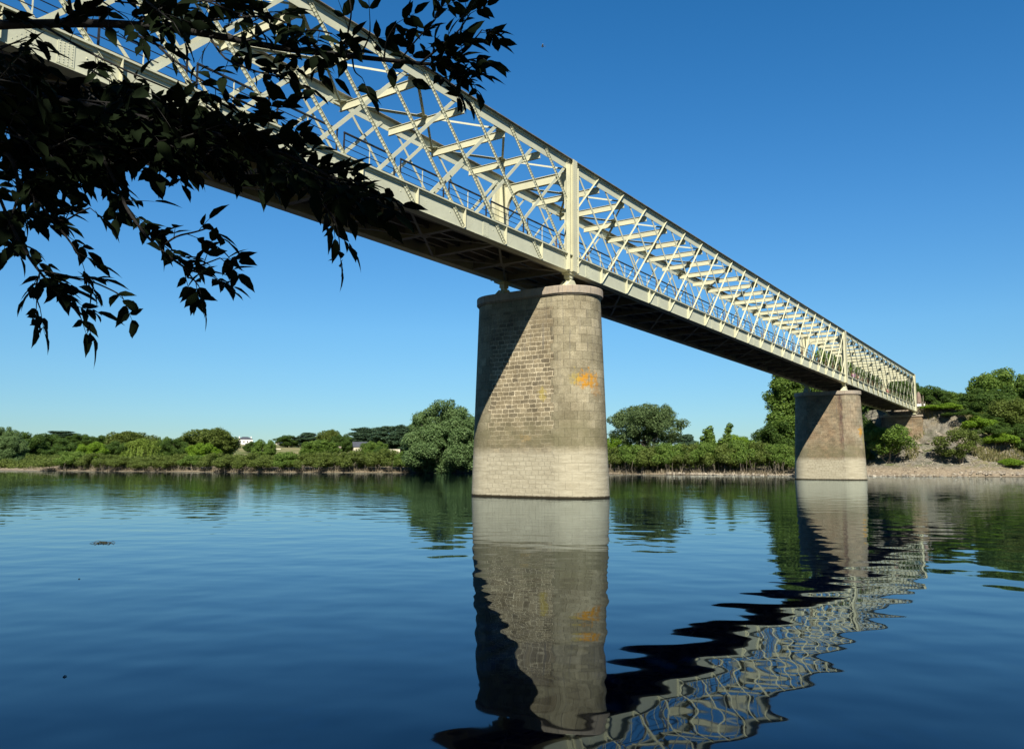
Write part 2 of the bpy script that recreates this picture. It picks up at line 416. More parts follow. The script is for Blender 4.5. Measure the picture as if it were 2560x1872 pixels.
# ------------------------------------------------------------------ water
def build_water():
    m, nt, bs = new_mat('river_water'); b = NB(nt)
    bs.inputs['Base Color'].default_value = (0.0, 0.0008, 0.0045, 1)
    bs.inputs['Roughness'].default_value = 0.015
    bs.inputs['IOR'].default_value = 1.27
    pos = b.n('ShaderNodeNewGeometry').outputs['Position']
    th = YAW  # crest lines roughly across the view
    # rotated frame: x' across the view, y' away from the camera
    rot = b.mapping(pos, (1, 1, 1), (0, 0, 0), (0, 0, 0))
    r = b.n('ShaderNodeVectorRotate', rotation_type='Z_AXIS'); nt.links.new(rot, r.inputs['Vector'])
    r.inputs['Angle'].default_value = (math.pi / 2 - YAW) * -1 + math.pi / 2 + math.radians(7)
    p = r.outputs['Vector']
    cd = b.n('ShaderNodeVectorMath', operation='DISTANCE'); nt.links.new(pos, cd.inputs[0]); cd.inputs[1].default_value = (float(CAM[0]), float(CAM[1]), 0)
    dist = cd.outputs['Value']
    swell = b.noise(b.mapping(p, (0.95, 1.05, 1)), 1.0, 0.3, 0.4)
    mid = b.noise(b.mapping(p, (2.5, 2.4, 1)), 1.0, 0.3, 0.4)
    fine = b.noise(b.mapping(p, (4.0, 9.0, 1)), 1.0, 2.0, 0.5)
    patch = b.ramp(b.noise(b.mapping(p, (0.018, 0.07, 1)), 1.0, 3, 0.5), 0.42, 0.62)
    far = b.ramp(dist, 14, 45)
    near = b.ramp(dist, 30, 10)
    hgt = b.math('ADD', b.math('MULTIPLY', swell, 0.0115), b.math('MULTIPLY', mid, 0.0033))
    fa = b.math('MULTIPLY', far, b.math('MULTIPLY_ADD', patch, 0.0022, 0.0005))
    hgt = b.math('ADD', hgt, b.math('MULTIPLY', fine, fa))
    crest = b.noise(b.mapping(p, (0.28, 1.55, 1)), 1.0, 1.0, 0.4)
    patch2 = b.ramp(b.noise(b.mapping(p, (0.05, 0.12, 1), (3.1, 1.7, 0)), 1.0, 2, 0.5), 0.40, 0.60)
    hgt = b.math('ADD', hgt, b.math('MULTIPLY', crest, b.math('MULTIPLY', patch2, 0.0042)))
    nrm = b.bump(hgt, 1.0, 1.0)
    df = b.n('ShaderNodeBsdfDiffuse'); df.inputs['Color'].default_value = (0.0, 0.0012, 0.0060, 1)
    gl = b.n('ShaderNodeBsdfGlossy'); gl.inputs['Color'].default_value = (0.80, 0.92, 1.0, 1); gl.inputs['Roughness'].default_value = 0.02
    fr = b.n('ShaderNodeFresnel'); fr.inputs['IOR'].default_value = 1.285
    nt.links.new(nrm, gl.inputs['Normal']); nt.links.new(nrm, fr.inputs['Normal'])
    mx = b.n('ShaderNodeMixShader')
    nt.links.new(fr.outputs[0], mx.inputs[0]); nt.links.new(df.outputs[0], mx.inputs[1]); nt.links.new(gl.outputs[0], mx.inputs[2])
    nt.links.new(mx.outputs[0], nt.nodes['Material Output'].inputs['Surface'])
    v = [(-900, -2500, 0), (5000, -2500, 0), (5000, 5000, 0), (-900, 5000, 0)]
    o = link(bpy.data.objects.new('river_water', mesh_np('river_water', v, [(0, 1, 2, 3)], m)))
    tag(o, kind='structure')
build_water()

# ------------------------------------------------------------------ the bridge
def build_bridge():
    root = empty('lattice_bridge', (0, 0, ZB), 'long cream steel lattice girder bridge crossing the river on stone piers', 'bridge')
    root.rotation_euler = (0, math.atan(GRADE), 0)
    X0, X1 = -48.0, 108.0
    spans = [(-48, 0, -1), (0, 60, 1), (60, 108, -1)]
    for side in (0, 1):
        fl = None if side == 0 else WF
        # bottom chord
        m = MB()
        m.box(X0, X1, 0.0, 0.02, 0.0, 0.79)
        m.box(X0, X1, -0.12, 0.24, 0.80, 0.86)
        m.box(X0, X1, -0.05, -0.003, 0.715, 0.797)
        m.box(X0, X1, -0.035, 0.42, -0.028, -0.002)
        m.box(X0, X1, 0.023, 0.05, 0.004, 0.12)
        if side == 0:
            for k in range(-9, 24):      # riveted splice plates
                if k % 3: continue
                xs = 3 * k + 1.35
                m.box(xs, xs + 0.44, -0.014, -0.002, 0.03, 0.70)
                for q in range(9):
                    for w in range(4):
                        m.rivet((xs + 0.06 + w * 0.105, -0.014, 0.07 + q * 0.072 + (w % 2) * .03), (0, -1, 0), 0.016, 0.014)
            for k in range(-9, 12):      # rivets of the diagonals behind the plate
                for q in range(5):
                    for w in (0, 0.1):
                        m.rivet((3 * k + 0.30 + q * 0.10 + w, 0.0, 0.18 + q * 0.10), (0, -1, 0), 0.015, 0.012)
                m.rivet((3 * k - 0.9, 0, 0.45), (0, -1, 0), 0.03, 0.02)
        bc = m.build('bottom_chord', PAINT, root, flip_y=fl)
        for k in range(-15, 36):
            if k in (0, 20): continue
            x = 3 * k
            if side == 0 and x < -27: continue
            s = MB().box(x - 0.012, x + 0.012, -0.125, 0.0, 0.006, 0.795)
            s.box(x + 0.012, x + 0.075, -0.016, -0.002, 0.006, 0.712)
            if side == 0 and k < 8:
                for q in range(9): s.rivet((x - 0.012, -0.06, 0.08 + q * 0.08), (-1, 0, 0), 0.013, 0.010)
            if side == 0:
                s.build('stiffener', PAINT2, bc)
            else:
                s.build('stiffener', PAINT2, bc, flip_y=fl)
        # top chord
        m = MB()
        m.box(X0, X1, 0.0, 0.02, 5.26, 5.80)
        m.box(X0, X1, -0.045, -0.003, 5.71, 5.80)
        if side == 0:
            for k in range(-9, 20):
                if k % 3 == 1:
                    xs = 3 * k + 1.0
                    for q in range(4):
                        for w in range(4): m.rivet((xs + w * .1, 0, 5.30 + q * .085), (0, -1, 0), 0.014, 0.011)
        tcb = m.build('top_chord', PAINT, root, flip_y=fl)
        MB().box(X0, X1, -0.17, 0.22, 5.803, 5.83).build('top_flange', TOPRUST, tcb, flip_y=fl)
        # bars
        outer_rest, flat_rest = MB(), MB()
        for (a, b_, sg) in spans:
            la, lb = a + 0.35, b_ - 0.35
            for k in range(-3, int((b_ - a) / 3) + 4):
                # ---- stiffened bars, outside
                xb = a + 3 * k + (0.0 if sg < 0 else 0.0)
                t0, t1 = 0.05, 5.66
                def clip(s):
                    z0, z1 = 0.04, 5.70
                    if s > 0:
                        z0 = max(z0, la - xb); z1 = min(z1, lb - xb)
                    else:
                        z0 = max(z0, xb - lb); z1 = min(z1, xb - la)
                    return z0, z1
                z0, z1 = clip(sg)
                if z1 - z0 > 0.6:
                    p, q = (xb + sg * z0, -0.02, z0), (xb + sg * z1, -0.02, z1)
                    sd = Vector((1, 0, -sg)).normalized()
                    mb = MB()
                    hw = 0.066 if sg < 0 and xb < 10 else 0.044
                    mb.bar(p, q, sd, -hw, hw, (0, -1, 0), 0.002, 0.016)
                    if sg < 0 and xb < 10: mb.bar(p, q, sd, 0.050, 0.066, (0, -1, 0), 0.016, 0.06)
                    else: mb.bar(p, q, sd, -0.009, 0.009, (0, -1, 0), 0.016, 0.085)
                    if side == 0 and -27 < xb < 12:
                        n = int((z1 - z0) * 1.414 / 0.135)
                        d = Vector((sg, 0, 1)).normalized()
                        for i in range(n):
                            c = Vector(p) + d * (0.06 + i * 0.135)
                            for w in (-0.038, 0.022):
                                mb.rivet(c + sd * w + Vector((0, -0.016, 0)), (0, -1, 0), 0.022, 0.024)
                    if side == 0 and max(p[0], q[0]) > -25:
                        mb.build('riveted_bar', PAINT2 if sg > 0 else PAINT, root)
                    else:
                        outer_rest.v, outer_rest.f = outer_rest.v, outer_rest.f
                        outer_rest.add(mb.v, mb.f)
                # ---- flat bars, inside
                z0, z1 = clip(-sg)
                z0 = max(z0, 0.10)
                z1 = min(z1, 5.55)
                if z1 - z0 > 0.6:
                    p, q = (xb - sg * z0, 0.03, z0), (xb - sg * z1, 0.03, z1)
                    sd = Vector((1, 0, sg)).normalized()
                    mb = MB().bar(p, q, sd, -0.075, 0.075, (0, 1, 0), 0.0, 0.018)
                    if side == 0 and max(p[0], q[0]) > -25:
                        mb.build('flat_bar', PAINT, root)
                    else:
                        flat_rest.add(mb.v, mb.f)
        for mb, nm in ((outer_rest, 'riveted_bar'), (flat_rest, 'flat_bar')):
            o = mb.build(nm, PAINT, root, flip_y=fl)
            o['kind'] = 'stuff'
        # posts over the piers and at the ends
        for xp in (0.0, 60.0, 107.7):
            m = MB()
            m.box(xp - 0.62, xp + 0.46, -0.034, -0.006, 0.0, 5.70)
            m.box(xp - 0.615, xp - 0.59, -0.22, -0.035, 0.0, 5.45)
            m.box(xp - 0.145, xp - 0.115, -0.20, -0.035, 0.0, 5.78)
            m.box(xp - 0.30, xp + 0.12, -0.232, -0.204, -0.03, 5.80)
            m.box(xp + 0.40, xp + 0.425, -0.15, -0.035, 0.0, 5.55)
            m.box(xp - 0.22, xp + 0.22, 0.022, 0.34, 0.9, 5.25)
            if side == 0 and xp < 50:
                for q in range(50):
                    for w in (-0.26, -0.19, 0.02, 0.08):
                        m.rivet((xp + w, -0.232, 0.06 + q * 0.115), (0, -1, 0), 0.016, 0.012)
                    m.rivet((xp - 0.40, -0.034, 0.06 + q * 0.115), (0, -1, 0), 0.016, 0.012)
                    m.rivet((xp - 0.145, -0.10, 0.06 + q * 0.115), (-1, 0, 0), 0.016, 0.012)
                    m.rivet((xp - 0.615, -0.13, 0.06 + q * 0.115), (-1, 0, 0), 0.016, 0.012)
            m.build('truss_post', PAINT2, root, flip_y=fl)
        # bearing shoes
        for xp in (0.0, 60.0, 107.6):
            m = MB()
            zt, zbm = -0.03, -0.985 if xp < 100 else -0.60
            m.box(xp - 0.30, xp + 0.30, 0.0, 0.44, zt - 0.10, zt)
            m.box(xp - 0.20, xp + 0.20, 0.06, 0.38, zt - 0.30, zt - 0.10)
            m.box(xp - 0.78, xp + 0.78, -0.18, 0.62, zbm, zbm + 0.07)
            zm = zbm + (0.56 if xp < 50 else 0.64)
            if zm > zt - 0.32: zm = zt - 0.34
            for yy in (-0.02, 0.20, 0.42):
                m.add([(xp - .72, yy, zbm + .07), (xp + .72, yy, zbm + .07), (xp + .15, yy, zm), (xp - .15, yy, zm),
                       (xp - .72, yy + .035, zbm + .07), (xp + .72, yy + .035, zbm + .07), (xp + .15, yy + .035, zm), (xp - .15, yy + .035, zm)],
                      [(0, 1, 2, 3), (7, 6, 5, 4), (0, 4, 5, 1), (1, 5, 6, 2), (2, 6, 7, 3), (3, 7, 4, 0)])
            m.hexa([(xp - .60, -.12, zbm + .07), (xp + .60, -.12, zbm + .07), (xp + .60, .56, zbm + .07), (xp - .60, .56, zbm + .07),
                    (xp - .13, .08, zm - .03), (xp + .13, .08, zm - .03), (xp + .13, .36, zm - .03), (xp - .13, .36, zm - .03)])
            m.box(xp - .125, xp + .125, .085, .355, zm - .032, zt - 0.302)
            m.build('bearing_shoe', PAINT2, root, flip_y=fl)
    # cross beams of the roof, one per panel point
    for k in range(-15, 36):
        x = 3 * k
        if k in (0, 20) or x < -27: continue
        m = MB()
        m.box(x - 0.012, x + 0.012, 0.055, WF - 0.055, 5.04, 5.345)
        m.box(x - 0.055, x + 0.055, 0.055, WF - 0.055, 5.347, 5.365)
        m.box(x - 0.055, x + 0.055, 0.055, WF - 0.055, 5.02, 5.038)
        m.build('cross_beam', PAINT2, root)
    # portals with curved knees
    for xp in (0.0, 60.0, 107.7):
        m = MB()
        n = 10; prof = [(0.34, 3.55)]
        for i in range(n + 1):
            a = PI / 2 * i / n
            prof.append((0.42 + 0.85 * (1 - math.cos(a)), 3.85 + 1.02 * math.sin(a)))
        low = prof + [(WF - y, z) for y, z in reversed(prof)]
        vs, fs = [], []
        for dx in (-0.10, 0.10):
            vs += [(xp + dx, y, z) for y, z in low] + [(xp + dx, y, 5.28) for y, z in low]
        nl = len(low); o2 = 2 * nl
        for i in range(nl - 1):
            fs.append((i, i + 1, nl + i + 1, nl + i)); fs.append((o2 + i + 1, o2 + i, o2 + nl + i, o2 + nl + i + 1))
            fs.append((i + 1, i, o2 + i, o2 + i + 1)); fs.append((nl + i, nl + i + 1, o2 + nl + i + 1, o2 + nl + i))
        m.add(vs, fs)
        m.box(xp - 0.16, xp + 0.16, 0.30, WF - 0.30, 5.283, 5.31)
        m.build('portal_frame', PAINT2, root)
    # roof bracing: crosses over two panels with a gusset in the middle
    for k in range(-9, 36, 2):
        xm = 3 * k
        m = MB()
        for sx in (-3, 3):
            for yy in (0.16, WF - 0.16):
                a, b_ = Vector((xm + sx * .97, yy, 5.40)), Vector((xm + sx * .03, WF / 2, 5.40))
                sd = (b_ - a).cross(Vector((0, 0, 1)))
                m.bar(a, b_, sd, -0.055, 0.055, (0, 0, 1), 0, 0.016)
                m.bar(a, b_, sd, -0.055, -0.042, (0, 0, 1), -0.07, 0)
        m.hexa([(xm - .42, WF / 2 - .16, 5.386), (xm + .42, WF / 2 - .16, 5.386), (xm + .42, WF / 2 + .16, 5.386), (xm - .42, WF / 2 + .16, 5.386),
                (xm - .42, WF / 2 - .16, 5.398), (xm + .42, WF / 2 - .16, 5.398), (xm + .42, WF / 2 + .16, 5.398), (xm - .42, WF / 2 + .16, 5.398)])
        for yy, sy in ((0.06, 1), (WF - 0.06, -1)):
            for sx in (-3, 3):
                xx = xm + sx
                q = [(xx - .45, yy), (xx + .45, yy), (xx + .10, yy + sy * .45), (xx - .10, yy + sy * .45)]
                if sy < 0: q = q[::-1]
                m.hexa([(a, b2, 5.387) for a, b2 in q] + [(a, b2, 5.397) for a, b2 in q]) if sx < 0 else None
        m.build('roof_bracing', PAINT, root)
    # floor
    m = MB()
    for i in range(14):
        y0 = 0.055 + i * 0.3105
        m.box(X0, X1, y0, y0 + 0.306, 0.64, 0.70)
    m.build('deck', DECK, root)
    for k in range(-15, 36):
        x = 3 * k
        if x < -30: continue
        m = MB()
        m.box(x - 0.012, x + 0.012, 0.43, WF - 0.43, 0.06, 0.60)
        m.box(x - 0.13, x + 0.13, 0.43, WF - 0.43, 0.034, 0.058)
        m.box(x - 0.10, x + 0.10, 0.43, WF - 0.43, 0.602, 0.625)
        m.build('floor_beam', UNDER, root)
    for yy in (1.15, 1.87, 2.58, 3.30):
        m = MB(); m.box(X0, X1, yy - 0.01, yy + 0.01, 0.30, 0.635); m.box(X0, X1, yy - 0.07, yy + 0.07, 0.285, 0.299)
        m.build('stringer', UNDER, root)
    for k in range(-9, 36, 2):
        xm = 3 * k; m = MB()
        for sx in (-3, 3):
            for yy in (0.38, WF - 0.38):
                a, b_ = Vector((xm + sx * .96, yy, 0.012)), Vector((xm + sx * .02, WF / 2, 0.012))
                sd = (b_ - a).cross(Vector((0, 0, 1)))
                m.bar(a, b_, sd, -0.05, 0.05, (0, 0, 1), -0.012, 0.0)
                m.bar(a, b_, sd, -0.05, -0.036, (0, 0, 1), 0.002, 0.02)
        m.box(xm - .35, xm + .35, WF / 2 - .2, WF / 2 + .2, 0.016, 0.030)
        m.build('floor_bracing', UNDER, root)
    # railings
    for yy in (0.50, WF - 0.50):
        m = MB()
        for a in range(-27, 108, 3):
            a0, a1 = a - 0.40, a + 2.30
            if a1 > 107.4: a1 = 107.4
            m.tube([(a0, yy, 1.98), (a1, yy, 1.98)], 0.042, 6)
            for z in (1.72, 1.46, 1.20, 0.95):
                m.tube([(a0, yy, z), (a1, yy, z)], 0.016, 5)
        rl = m.build('railing', RAILM, root)
        for a in range(-27, 108, 3):
            m = MB()
            for xx in (a - 0.73, a - 0.38):
                m.box(xx - 0.035, xx + 0.035, yy - 0.008, yy + 0.008, 0.70, 1.985)
                m.box(xx - 0.008, xx + 0.008, yy + 0.009, yy + 0.05, 0.70, 1.7)
            m.box(a - 0.73, a - 0.38, yy - 0.006, yy + 0.006, 1.36, 1.40)
            m.build('rail_post', RUSTY if a > -3 else RAILM, rl)
            if a + 1 < 107:
                MB().box(a + 0.90, a + 0.93, yy - 0.014, yy + 0.014, 0.70, 1.965).build('baluster', PAINT if a < 12 else RAILM, rl)
    return root
BRIDGE = build_bridge()

# ------------------------------------------------------------------ piers
YC = 2.05
def stadium(b_, s, n=20):
    """outline starting at the middle of the -X flat, going to the near nose; returns points, arc parameter"""
    pts = []; us = []
    for i in range(5): pts.append((-b_, -s * i / 4)); us.append(1.95 * i / 4)
    for i in range(1, n + 1):
        a = PI * i / n; pts.append((-b_ * math.cos(a), -s - b_ * math.sin(a))); us.append(1.95 + 5.25 * i / n)
    for i in range(1, 5): pts.append((b_, -s + s * i / 4)); us.append(7.2 + 1.95 * i / 4)
    m = len(pts)
    for i in range(m - 2, -1, -1): pts.append((pts[i][0], -pts[i][1])); us.append(-us[i])
    return pts, us

def build_pier(name, xc, ztop, mat, label):
    root = empty(name, (xc, YC, 0), label, 'bridge pier', 'stone piers in the river')
    zs = list(np.arange(-3.0, ztop, 0.6)) + [ztop]
    verts = []; uvs = []; faces = []
    for z in zs:
        t = z / 9.86
        p, us = stadium(1.782 + (1.5625 - 1.782) * t, 2.028 + (1.876 - 2.028) * t)
        verts += [(x, y, z) for x, y in p]; uvs += [(u, z) for u in us]
    n = len(p)
    for i in range(len(zs) - 1):
        for k in range(n - 1):
            faces.append((i * n + k, i * n + k + 1, (i + 1) * n + k + 1, (i + 1) * n + k))
    me = bpy.data.meshes.new('shaft'); me.from_pydata(verts, [], faces); me.update()
    ul = me.uv_layers.new(name='UVMap')
    for l in me.loops: ul.data[l.index].uv = uvs[l.vertex_index]
    me.polygons.foreach_set('use_smooth', [True] * len(me.polygons))
    me.materials.append(mat)
    link(bpy.data.objects.new('shaft', me), root)
    # cap: corbelled course with a rounded upper edge
    b1, s1 = 1.5625, 1.876
    prof = [(0.0, ztop - .004), (0.06, ztop), (0.075, ztop + .05), (0.115, ztop + .06), (0.125, ztop + .08), (0.125, ztop + .40), (0.105, ztop + .44), (0.0, ztop + .45)]
    m = MB(); rings = []
    for dr, z in prof:
        p, _ = stadium(b1 + dr, s1, 24); rings.append([(x, y, z) for x, y in p[:-1]])
    n = len(rings[0]); vs = [q for r in rings for q in r]; fs = []
    for i in range(len(rings) - 1):
        for k in range(n):
            fs.append((i * n + k, i * n + (k + 1) % n, (i + 1) * n + (k + 1) % n, (i + 1) * n + k))
    fs.append(tuple((len(rings) - 1) * n + k for k in range(n)))
    m.add(vs, fs)
    m.build('cap', CAPM, root)
    # dark mortar joints of the cap stones
    j = MB()
    for ang in (-168, -112, -62, -15, 168, 112, 62, 15):
        a = math.radians(ang); sg = -1 if ang < 0 else 1
        cx, cy = math.cos(a), math.sin(a)
        r = b1 + 0.126
        j.bar((r * cx, sg * s1 + r * cy, ztop + .085), (r * cx, sg * s1 + r * cy, ztop + .395), (-cy, cx, 0), -0.009, 0.009, (cx, cy, 0), -0.01, 0.002)
    j.build('cap_joints', simple_mat('dark_joint_mortar', (0.12, 0.10, 0.08), 0.95, 0.3, 4), root)
    return root
build_pier('stone_pier', 0.0, 9.86, PIER1, 'nearer grey stone bridge pier with an orange lichen patch on its rounded end')
build_pier('stone_pier', 60.0, 9.22, PIER2, 'farther reddish stone bridge pier standing close to the gravel shore')

# ------------------------------------------------------------------ abutment and things at the bridge head
def build_abutment():
    root = empty('stone_abutment', (108, YC, 5), 'brick and stone bridge abutment set into the embankment at the far bridge end', 'abutment')
    zt = ZB - GRADE * 107.6 - 0.62
    pts = [(-0.9, -3.0), (1.8, -3.0), (1.8, 3.0), (-0.9, 3.0)]
    m = MB(); m.box(-0.9, 1.9, -3.0, 3.0, -3.0, zt - 5 - .30)
    o = m.build('wall', PIER2, root)
    me = o.data; ul = me.uv_layers.new(name='UVMap')
    for poly in me.polygons:
        for li in poly.loop_indices:
            c = me.vertices[me.loops[li].vertex_index].co
            q = c.y if abs(poly.normal.x) > .5 else c.x
            ul.data[li].uv = (q * 0.55 + 0.2, c.z + 5)
    MB().box(-1.02, 2.0, -3.12, 3.12, zt - 5 - .295, zt - 5 - .02).build('cap', CAPM, root)
    MB().box(0.6, 2.6, -2.9, 2.9, zt - 5 - .018, zt - 5 + 1.35).build('ballast_wall', CAPM, root)
    MB().box(0.9, 7.0, -3.55, -2.95, zt - 5 - 1.5, zt - 5 + 1.0).build('wing_wall', CAPM, root)
build_abutment()
zd = ZB - GRADE * 110 + 0.7
m = MB()
pr = [(0, .62), (.5, .60), (1.3, .52), (1.8, .36), (2.1, .12)]
for i in range(len(pr) - 1):
    (h0, r0), (h1, r1) = pr[i], pr[i + 1]
    vs = []
    for h, r in ((h0, r0), (h1, r1)):
        vs += [(r * math.cos(2 * PI * k / 12), r * .7 * math.sin(2 * PI * k / 12), h) for k in range(12)]
    m.add(vs, [(k, (k + 1) % 12, 12 + (k + 1) % 12, 12 + k) for k in range(12)])
p = at(2297, 1005, 131.5)
o = m.build('pillar_stone', simple_mat('pink_stone', (0.26, 0.185, 0.14), 0.9, 0.3, 2), smooth=True)
o.location = (p[0], p[1], zat(2297, 1012, 131.5)); tag(o, 'pointed pinkish stone pillar just past the far end of the bridge', 'stone pillar')
p = at(2298, 1010, 130.2)
b0 = MB().box(-.1, .1, -.85, .85, 0, .42)
o = b0.build('low_white_barrier', simple_mat('white_paint', (0.75, 0.75, 0.72), 0.6, .1))
o.location = (p[0], p[1], zat(2298, 1016, 130.2)); tag(o, 'low white barrier block in front of the pointed stone pillar', 'barrier')
for (u, vt, vb, lab) in ((2310, 988, 1040, 'taller thin post standing on the bank crest by the pointed stone'), (2307.6, 1003, 1036, 'short thin post directly under the taller post beside the white barrier'), (2314, 1004, 1034, 'short yellowish post on the bank crest nearest the hillside trees')):
    p = at(u, vb, 129.5); q = zat(u, vt, 129.5)
    o = MB().tube([(0, 0, -0.6), (0.02, 0, (q - p[2]) * .5), (0, 0, q - p[2])], 0.055, 6).build('fence_post', PALEBARK)
    o.location = [float(c) for c in p]; tag(o, lab, 'post', 'posts at the bridge head')

# ------------------------------------------------------------------ vegetation library
def leaf_quads(cen, nrm, size, aspect=0.62):
    n = len(cen)
    r = rng.normal(size=(n, 3))
    t = np.cross(nrm, r); t /= np.linalg.norm(t, axis=1, keepdims=True) + 1e-9
    w = np.cross(nrm, t); w /= np.linalg.norm(w, axis=1, keepdims=True) + 1e-9
    s = np.asarray(size)[:, None]
    bend = nrm / (np.linalg.norm(nrm, axis=1, keepdims=True) + 1e-9) * s * 0.18
    v = np.stack([cen + t * s, cen + w * s * aspect + bend, cen - t * s, cen - w * s * aspect + bend], 1).reshape(-1, 3)
    f = np.arange(4 * n).reshape(n, 4)
    return v, f

def clump_points(cl, n_per_m2, up=0.25, flat=1.0):
    """leaf centres/normals on fuzzy shells of clumps [(x,y,z,rx,ry,rz)]"""
    C, N = [], []
    for (x, y, z, rx, ry, rz) in cl:
        n = max(8, int(n_per_m2 * (rx * ry + rx * rz + ry * rz) / 3 * 4 * PI))
        d = rng.normal(size=(n, 3)); d /= np.linalg.norm(d, axis=1, keepdims=True)
        rr = 1 - np.abs(rng.normal(scale=0.22, size=(n, 1)))
        rr = np.where(rng.random((n, 1)) < .12, 1 + rng.random((n, 1)) * .22, rr)
        C.append(np.array([x, y, z]) + d * rr * np.array([rx, ry, rz]))
        N.append(d * 0.8 + rng.normal(scale=0.55, size=(n, 3)) + np.array([0, 0, up]))
    return np.vstack(C), np.vstack(N)

def limb(mb, a, b_, r0, r1, wob=0.12, n=5):
    a = np.array(a, float); b_ = np.array(b_, float); L = np.linalg.norm(b_ - a)
    pts, rad = [], []
    for i in range(n + 1):
        t = i / n
        pts.append(a + (b_ - a) * t + (rng.normal(size=3) * wob * L * .25 * math.sin(PI * t)))
        rad.append(r0 + (r1 - r0) * t)
    mb.tube(pts, rad, 6)

def ellipsoid_clumps(n, c, r, cr, zmin=-1.0, jit=.16, inner=.25):
    out = []
    i = 0
    while len(out) < n:
        d = rng.normal(size=3); d /= np.linalg.norm(d)
        if d[2] < zmin: continue
        k = rng.uniform(.35, .7) if rng.random() < inner else rng.uniform(.74, 1.0)
        p = np.array(c) + d * np.array(r) * k
        s = cr * rng.uniform(.6, 1.3)
        out.append((p[0], p[1], p[2], s, s * rng.uniform(.85, 1.15), s * rng.uniform(.85, 1.25)))
    return out

LIB = {}
def reg(kind, var, cl, dens, leaf, mat, trunk, tmat, h, w, up=.25, aspect=.62, extra=None):
    c, n = clump_points(cl, dens, up)
    if extra is not None:
        c = np.vstack([c, extra[0]]); n = np.vstack([n, extra[1]])
    s = leaf * rng.uniform(.55, 1.35, len(c))
    v, f = leaf_quads(c, n, s, aspect)
    cm = mesh_np(kind + '_crown', v, f, mat)
    me = bpy.data.meshes.new(kind + '_trunk'); me.from_pydata(trunk.v, [], trunk.f); me.update()
    me.polygons.foreach_set('use_smooth', [True] * len(me.polygons)); me.materials.append(tmat)
    hh = float(np.percentile(v[:, 2], 99.7)); ww = float(np.percentile(v[:, 0], 99) - np.percentile(v[:, 0], 1))
    LIB.setdefault(kind, []).append((cm, me, hh, ww))

def tree_trunk(h, cl, r, split=.35):
    mb = MB(); base = np.array([0, 0, -0.4]); top = np.array([0.03 * h, 0.02 * h, h * split])
    limb(mb, base, top, r, r * .7, .1)
    for q in cl[::max(1, len(cl) // 16)]:
        limb(mb, top * rng.uniform(.7, 1.0) + (1 - rng.uniform(.7, 1.)) * base, np.array(q[:3]), r * .42, r * .08, .3, 6)
    return mb

for i in range(3):      # round broadleaf, 10 m
    cl = ellipsoid_clumps(95, (0, 0, 5.2), (4.1, 4.1, 4.5), .92, -.95)
    reg('broadleaf', i, cl, 40, .15, [L_MID, L_DARK, L_OLIVE][i], tree_trunk(10, cl, .26), MIDBARK, 10, 9)
for i in range(2):      # bright bushy tree
    cl = ellipsoid_clumps(80, (0, 0, 4.3), (4.4, 4.4, 4.4), .95, -.95)
    reg('bright_tree', i, cl, 40, .155, L_BRIGHT, tree_trunk(9, cl, .22), MIDBARK, 9, 9)
for i in range(1):      # grey-green willow, many cauliflower clumps
    cl = []
    for (cx, cz, rx, rz, n) in ((0.8, 9.0, 2.9, 3.2, 30), (-2.4, 6.6, 3.2, 3.4, 34), (3.2, 6.2, 3.0, 3.6, 34), (0, 4.2, 5.0, 3.6, 60), (-4.0, 3.4, 2.2, 2.4, 16), (4.2, 3.2, 2.2, 2.4, 16)):
        cl += ellipsoid_clumps(n, (cx, 0, cz), (rx, rx * 1.0, rz), .95, -.9)
    reg('willow', i, cl, 64, .125, L_WILLOW, tree_trunk(12, cl, .35, .2), MIDBARK, 12, 12, .3)
# weeping willow
cl = ellipsoid_clumps(24, (0, 0, 5.6), (3.6, 3.6, 2.2), 1.0, -.2)
ec, en = [], []
for k in range(170):
    a = rng.uniform(0, 2 * PI); r = rng.uniform(2.2, 4.9); top = 6.6 - (r / 4.9) ** 2 * 2.6 + rng.normal(scale=.3); L = rng.uniform(2.0, 4.2)
    n = 26; t = np.linspace(0, 1, n)
    q = np.stack([np.cos(a) * (r + .5 * t), np.sin(a) * (r + .5 * t), top - L * t], 1) + rng.normal(scale=.10, size=(n, 3))
    ec.append(q); en.append(np.tile([math.cos(a), math.sin(a), .5], (n, 1)) + rng.normal(scale=.5, size=(n, 3)))
reg('weeping_willow', 0, cl, 26, .17, L_WEEP, tree_trunk(8, cl, .28), MIDBARK, 8, 9, .2, .5, (np.vstack(ec), np.vstack(en)))
for i in range(2):      # flat-tiered cedar, 16 m
    cl = []; mb = MB()
    limb(mb, (0, 0, -1), (.3, .1, 14.5), .55, .12, .05, 8)
    for k in range(9):
        z = 2.6 + k * 1.45 + rng.normal(scale=.35); R = 7.2 * (1 - .75 * (k / 9) ** 2.2) * rng.uniform(.7, 1.1)
        for j in range(int(7 + R)):
            a = rng.uniform(0, 2 * PI); r = R * rng.uniform(.15, 1.0)
            cl.append((math.cos(a) * r, math.sin(a) * r, z + rng.normal(scale=.35), 1.7 * rng.uniform(.6, 1.3), 1.7, .9 * rng.uniform(.7, 1.3)))
            if j % 3 == 0: limb(mb, (0.1, 0, z - .7), (math.cos(a) * r, math.sin(a) * r, z - .1), .16, .04, .15, 4)
    reg('cedar', i, cl, 16, .26, L_CEDAR, mb, MIDBARK, 16, 15, .7)
def stems(n, rad, h, r, spread=1.0):
    mb = MB()
    for k in range(n):
        a = rng.uniform(0, 2 * PI); q = rng.uniform(0, rad)
        limb(mb, (math.cos(a) * q, math.sin(a) * q, -.3), (math.cos(a) * (q + spread * rng.uniform(-.4, .9)), math.sin(a) * (q + spread * rng.uniform(-.4, .9)), h * rng.uniform(.6, 1.1)), r, r * .5, .2, 4)
    return mb
